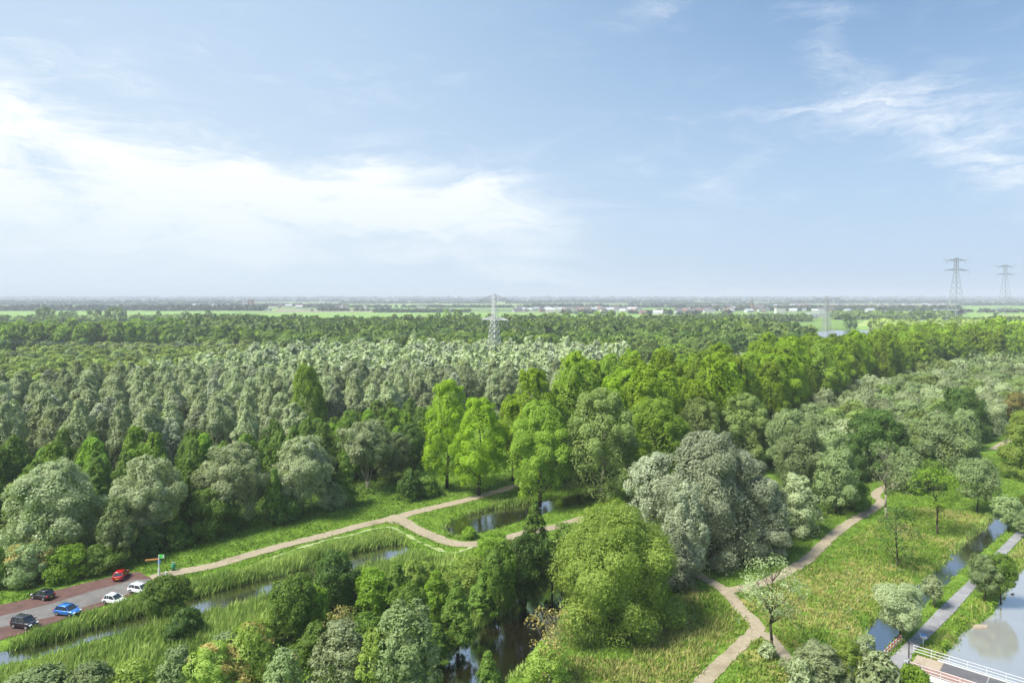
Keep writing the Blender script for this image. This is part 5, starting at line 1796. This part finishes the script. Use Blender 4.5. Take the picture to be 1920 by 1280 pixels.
mb = MB(); mb.box(.66, .87, -.05, -.042, 2.78, 3.3); mb.build('sign_edge', M_WHITE, e)
mb = MB(); mb.box(-2.1, -.1, -.05, .05, 0, .20); o = mb.build('direction_arm', M_ORANGE, e); o.location = (0, 0, 2.55); o.rotation_euler = (0, -.06, .12)
MB().box(-.16, .22, -.06, .06, 1.85, 2.45).build('blue_plate', M_BLUEP, e)
x, y = G(325, 1069)
e = empty('litter_bin', (x, y, 0)); tag(e, 'green litter bin with a hooped lid beside the gravel path', 'litter bin')
mb = MB(); mb.bar((0, 0, .15), (0, 0, .98), .30, n=12); mb.build('body', M_GREEN, e, True)
mb = MB(); mb.bar((0, 0, .98), (0, 0, 1.04), .33, n=12); mb.build('rim', M_GREEN, e, True)
mb = MB(); mb.tube([(-.28, 0, 1.0), (-.27, 0, 1.25), (-.15, 0, 1.38), (.15, 0, 1.38), (.27, 0, 1.25), (.28, 0, 1.0)], .04, .04, 6); mb.build('hoop', M_POST, e)
mb = MB(); mb.bar((0, 0, 0), (0, 0, .2), .08, n=8); mb.build('foot', M_BLK, e)
x, y = G(311, 1083)
e = empty('bollard', (x, y, 0)); tag(e, 'white bollard where the gravel path meets the road', 'bollard')
mb = MB(); mb.box(-.16, .16, -.14, .14, 0, .92); mb.build('post', M_WHITE, e)
MB().box(-.18, .18, -.16, .16, .92, .98).build('cap', M_WHITE, e)

# barrier with red and white boards
a3, b3 = Vector((*G(1689, 1205), 0)), Vector((*G(1646, 1247), 0))
d = b3 - a3; Lb = d.length
e = empty('barrier', tuple(a3), math.atan2(d.y, d.x)); tag(e, 'red and white striped barrier along the cycle path bend', 'barrier')
for z in (.95, .50):
    n = 16
    for k in range(n):
        MB().box(Lb * k / n, Lb * (k + 1) / n, -.03, .03, z - .12, z + .12).build('board', M_REDP if k % 2 == 0 else M_WHITE, e)
for k in range(5):
    mb = MB(); mb.bar((Lb * (k + .02) / 4.1 + .05, .07, 0), (Lb * (k + .02) / 4.1 + .05, .07, 1.1), .05, n=6); mb.build('post', M_WHITE, e)

# lamp post with a bent arm
x, y = G(1704, 1258)
e = empty('street_lamp', (x, y, 0)); tag(e, 'black lamp post with a curved arm beside the bridge', 'street lamp')
pts = [(0, 0, 0), (0, 0, 1.2), (.02, 0, 3.2)]
for k in range(8):
    a = math.radians(12 * k)
    pts.append((.05 - 1.15 * (1 - math.cos(a)), 0, 3.2 + 1.0 * math.sin(a)))
pts.append((-1.45, 0, 4.12))
mb = MB(); mb.tube(pts, .07, .045, 8); mb.build('pole', M_BLK, e, True)
mb = MB(); mb.bar((-1.3, 0, 4.12), (-1.75, 0, 4.06), .10, .06, 8); mb.build('lamp_head', M_BLK, e)
mb = MB(); mb.bar((0, 0, 1.35), (0, 0, 1.55), .085, n=8); mb.build('band', M_WHITE, e)

# small blue and white sign standing on the cycle path
x, y = G(1731, 1211)
e = empty('path_sign', (x, y, .03)); tag(e, 'small white post with a tilted blue topped plate on the cycle path', 'sign')
mb = MB(); mb.bar((0, 0, 0), (0, 0, .95), .06, n=8); mb.build('post', M_POST, e)
mb = MB(); mb.box(-.16, .16, -.12, .12, .9, 1.2); mb.build('box', M_WHITE, e)
o = MB().box(-.40, .40, -.30, .30, -.02, .02).build('plate', M_WHITE, e); o.location = (0, 0, 1.32); o.rotation_euler = (.5, .15, -.35)
o2 = MB().box(-.30, .34, .0, .29, .022, .03).build('blue_face', M_BLUEP, o)

# bridge
P1 = Vector((*G(1695, 1237.5, 1.15), 0)); P2 = Vector((*G(1828, 1280, 1.15), 0)); Q1 = Vector((*G(1720, 1210, 1.15), 0))
u = (P2 - P1).normalized(); nrm = Vector((-u.y, u.x, 0))
Wb = (Q1 - P1).dot(nrm)
BL = 20.0
e = empty('footbridge', (P1.x, P1.y, 0), math.atan2(u.y, u.x)); tag(e, 'bridge with white railings and a red lane over the lake', 'bridge')
M_REDLANE = path_mat('red_bridge_lane', (0.27, 0.16, 0.135), (0.33, 0.21, 0.18), (0.33, 0.22, 0.2), 1.0)
M_DLANE = path_mat('dark_bridge_lane', (0.10, 0.10, 0.107), (0.13, 0.13, 0.138), (0.10, 0.10, 0.11), 1.0)
M_APRON = path_mat('sandy_paving', (0.33, 0.27, 0.20), (0.40, 0.33, 0.25), (0.28, 0.22, 0.17), 1.0)
M_CONC = plain('bridge_concrete', (0.24, 0.235, 0.22), 0.8)
ys = Wb * .47
MB().box(2.6, BL, .05, Wb - .05, -.12, .16).build('deck', M_CONC, e)
lr = GP([(1707, 1234), (1745, 1234)])
MB().box(.9, BL, .18, ys, .165, .185).build('red_lane', M_REDLANE, e)
MB().box(3.3, BL, ys + .01, Wb - .35, .165, .19).build('dark_lane', M_DLANE, e)
MB().box(.4, 3.28, ys + .012, Wb - .35, .05, .178).build('apron', M_APRON, e)
MB().box(.2, .89, .18, ys, .05, .175).build('apron', M_REDLANE, e)
MB().box(7.8, 7.95, ys + .01, Wb - .35, .191, .195).build('deck_joint', M_CONC, e)
for yb in (.02, Wb - .22):
    MB().box(2.6, BL, yb, yb + .2, -.35, .24).build('edge_beam', M_WHITE, e)
for yb in (.35, Wb - .6):
    MB().box(4.0, BL, yb, yb + .3, -.9, -.125).build('girder', M_BLK, e)
for xp in (8.0, 14.0):
    for yb in (.6, Wb - .8):
        mb = MB(); mb.bar((xp, yb, -2.0), (xp, yb, -.125), .16, n=8); mb.build('pile', M_WHITE, e)
for side, yb, x0 in (('near', .12, 0.0), ('far', Wb - .12, -.0)):
    ro = MB()
    for z in (1.15, .78, .42):
        q = MB(); q.bar((x0, yb, z), (BL, yb, z), .038, n=6); q.build('rail', M_WHITE, e)
    k = x0
    while k < BL:
        q = MB(); q.box(k - .03, k + .03, yb - .03, yb + .03, .0, 1.18); q.build('railing_post', M_WHITE, e)
        k += 1.9
# bird on the lake
x, y = G(1898, 1114, ZW)
e = empty('water_bird', (x, y, ZW)); tag(e, 'tiny dark bird swimming on the pale lake', 'bird')
bm = bmesh.new(); bmesh.ops.create_icosphere(bm, subdivisions=2, radius=.18)
for v_ in bm.verts:
    v_.co.x *= 1.5; v_.co.z *= .7; v_.co.z += .06
    if v_.co.x < -.15: v_.co.z += .06
me = bpy.data.meshes.new('body'); bm.to_mesh(me); bm.free(); me.materials.append(M_BLK); link('body', me, e)
bm = bmesh.new(); bmesh.ops.create_icosphere(bm, subdivisions=1, radius=.07, matrix=Matrix.Translation((.26, 0, .26)))
me = bpy.data.meshes.new('head'); bm.to_mesh(me); bm.free(); me.materials.append(M_BLK); link('head', me, e)
mb = MB(); mb.bar((.2, 0, .1), (.25, 0, .26), .04, n=6); mb.build('neck', M_BLK, e)
# pebble bank at the lake shore
mb = MB()
rr = random.Random(8)
for _ in range(60):
    x, y = G(rr.uniform(1825, 1850), rr.uniform(1172, 1178), ZW)
    s = rr.uniform(.06, .18)
    mb.box(x - s, x + s, y - s, y + s, ZW - .1, ZW + s * .7)
tag(mb.build('gravel', M_APRON), 'little strip of pale debris on the lake shore', 'gravel', kind='stuff')

# ------------------------------------------------------------------ haze over the whole plain
hz = bpy.data.materials.new('haze'); hz.use_nodes = True
ht = NT(hz.node_tree); ht.n.clear()
vo = ht.node('ShaderNodeVolumePrincipled')
vo.inputs['Color'].default_value = (0.86, 0.92, 1.0, 1)
vo.inputs['Density'].default_value = 1.7e-4
vo.inputs['Anisotropy'].default_value = 0.0
ho = ht.node('ShaderNodeOutputMaterial')
ht.l.new(vo.outputs[0], ho.inputs['Volume'])
B = FAR + 500
hb = MB().box(-B, B, -B, B, -2.5, 128).build('haze', hz)
tag(hb, 'thin pale haze over the distant plain', 'haze', kind='stuff')
tri = 0
seen = set()
for o in S.objects:
    if o.type == 'MESH' and o.data.name not in seen:
        seen.add(o.data.name); tri += sum(len(p.vertices) - 2 for p in o.data.polygons) if len(o.data.polygons) < 2000 else len(o.data.polygons) * 2
print('objects', len(S.objects), 'tris approx', tri)
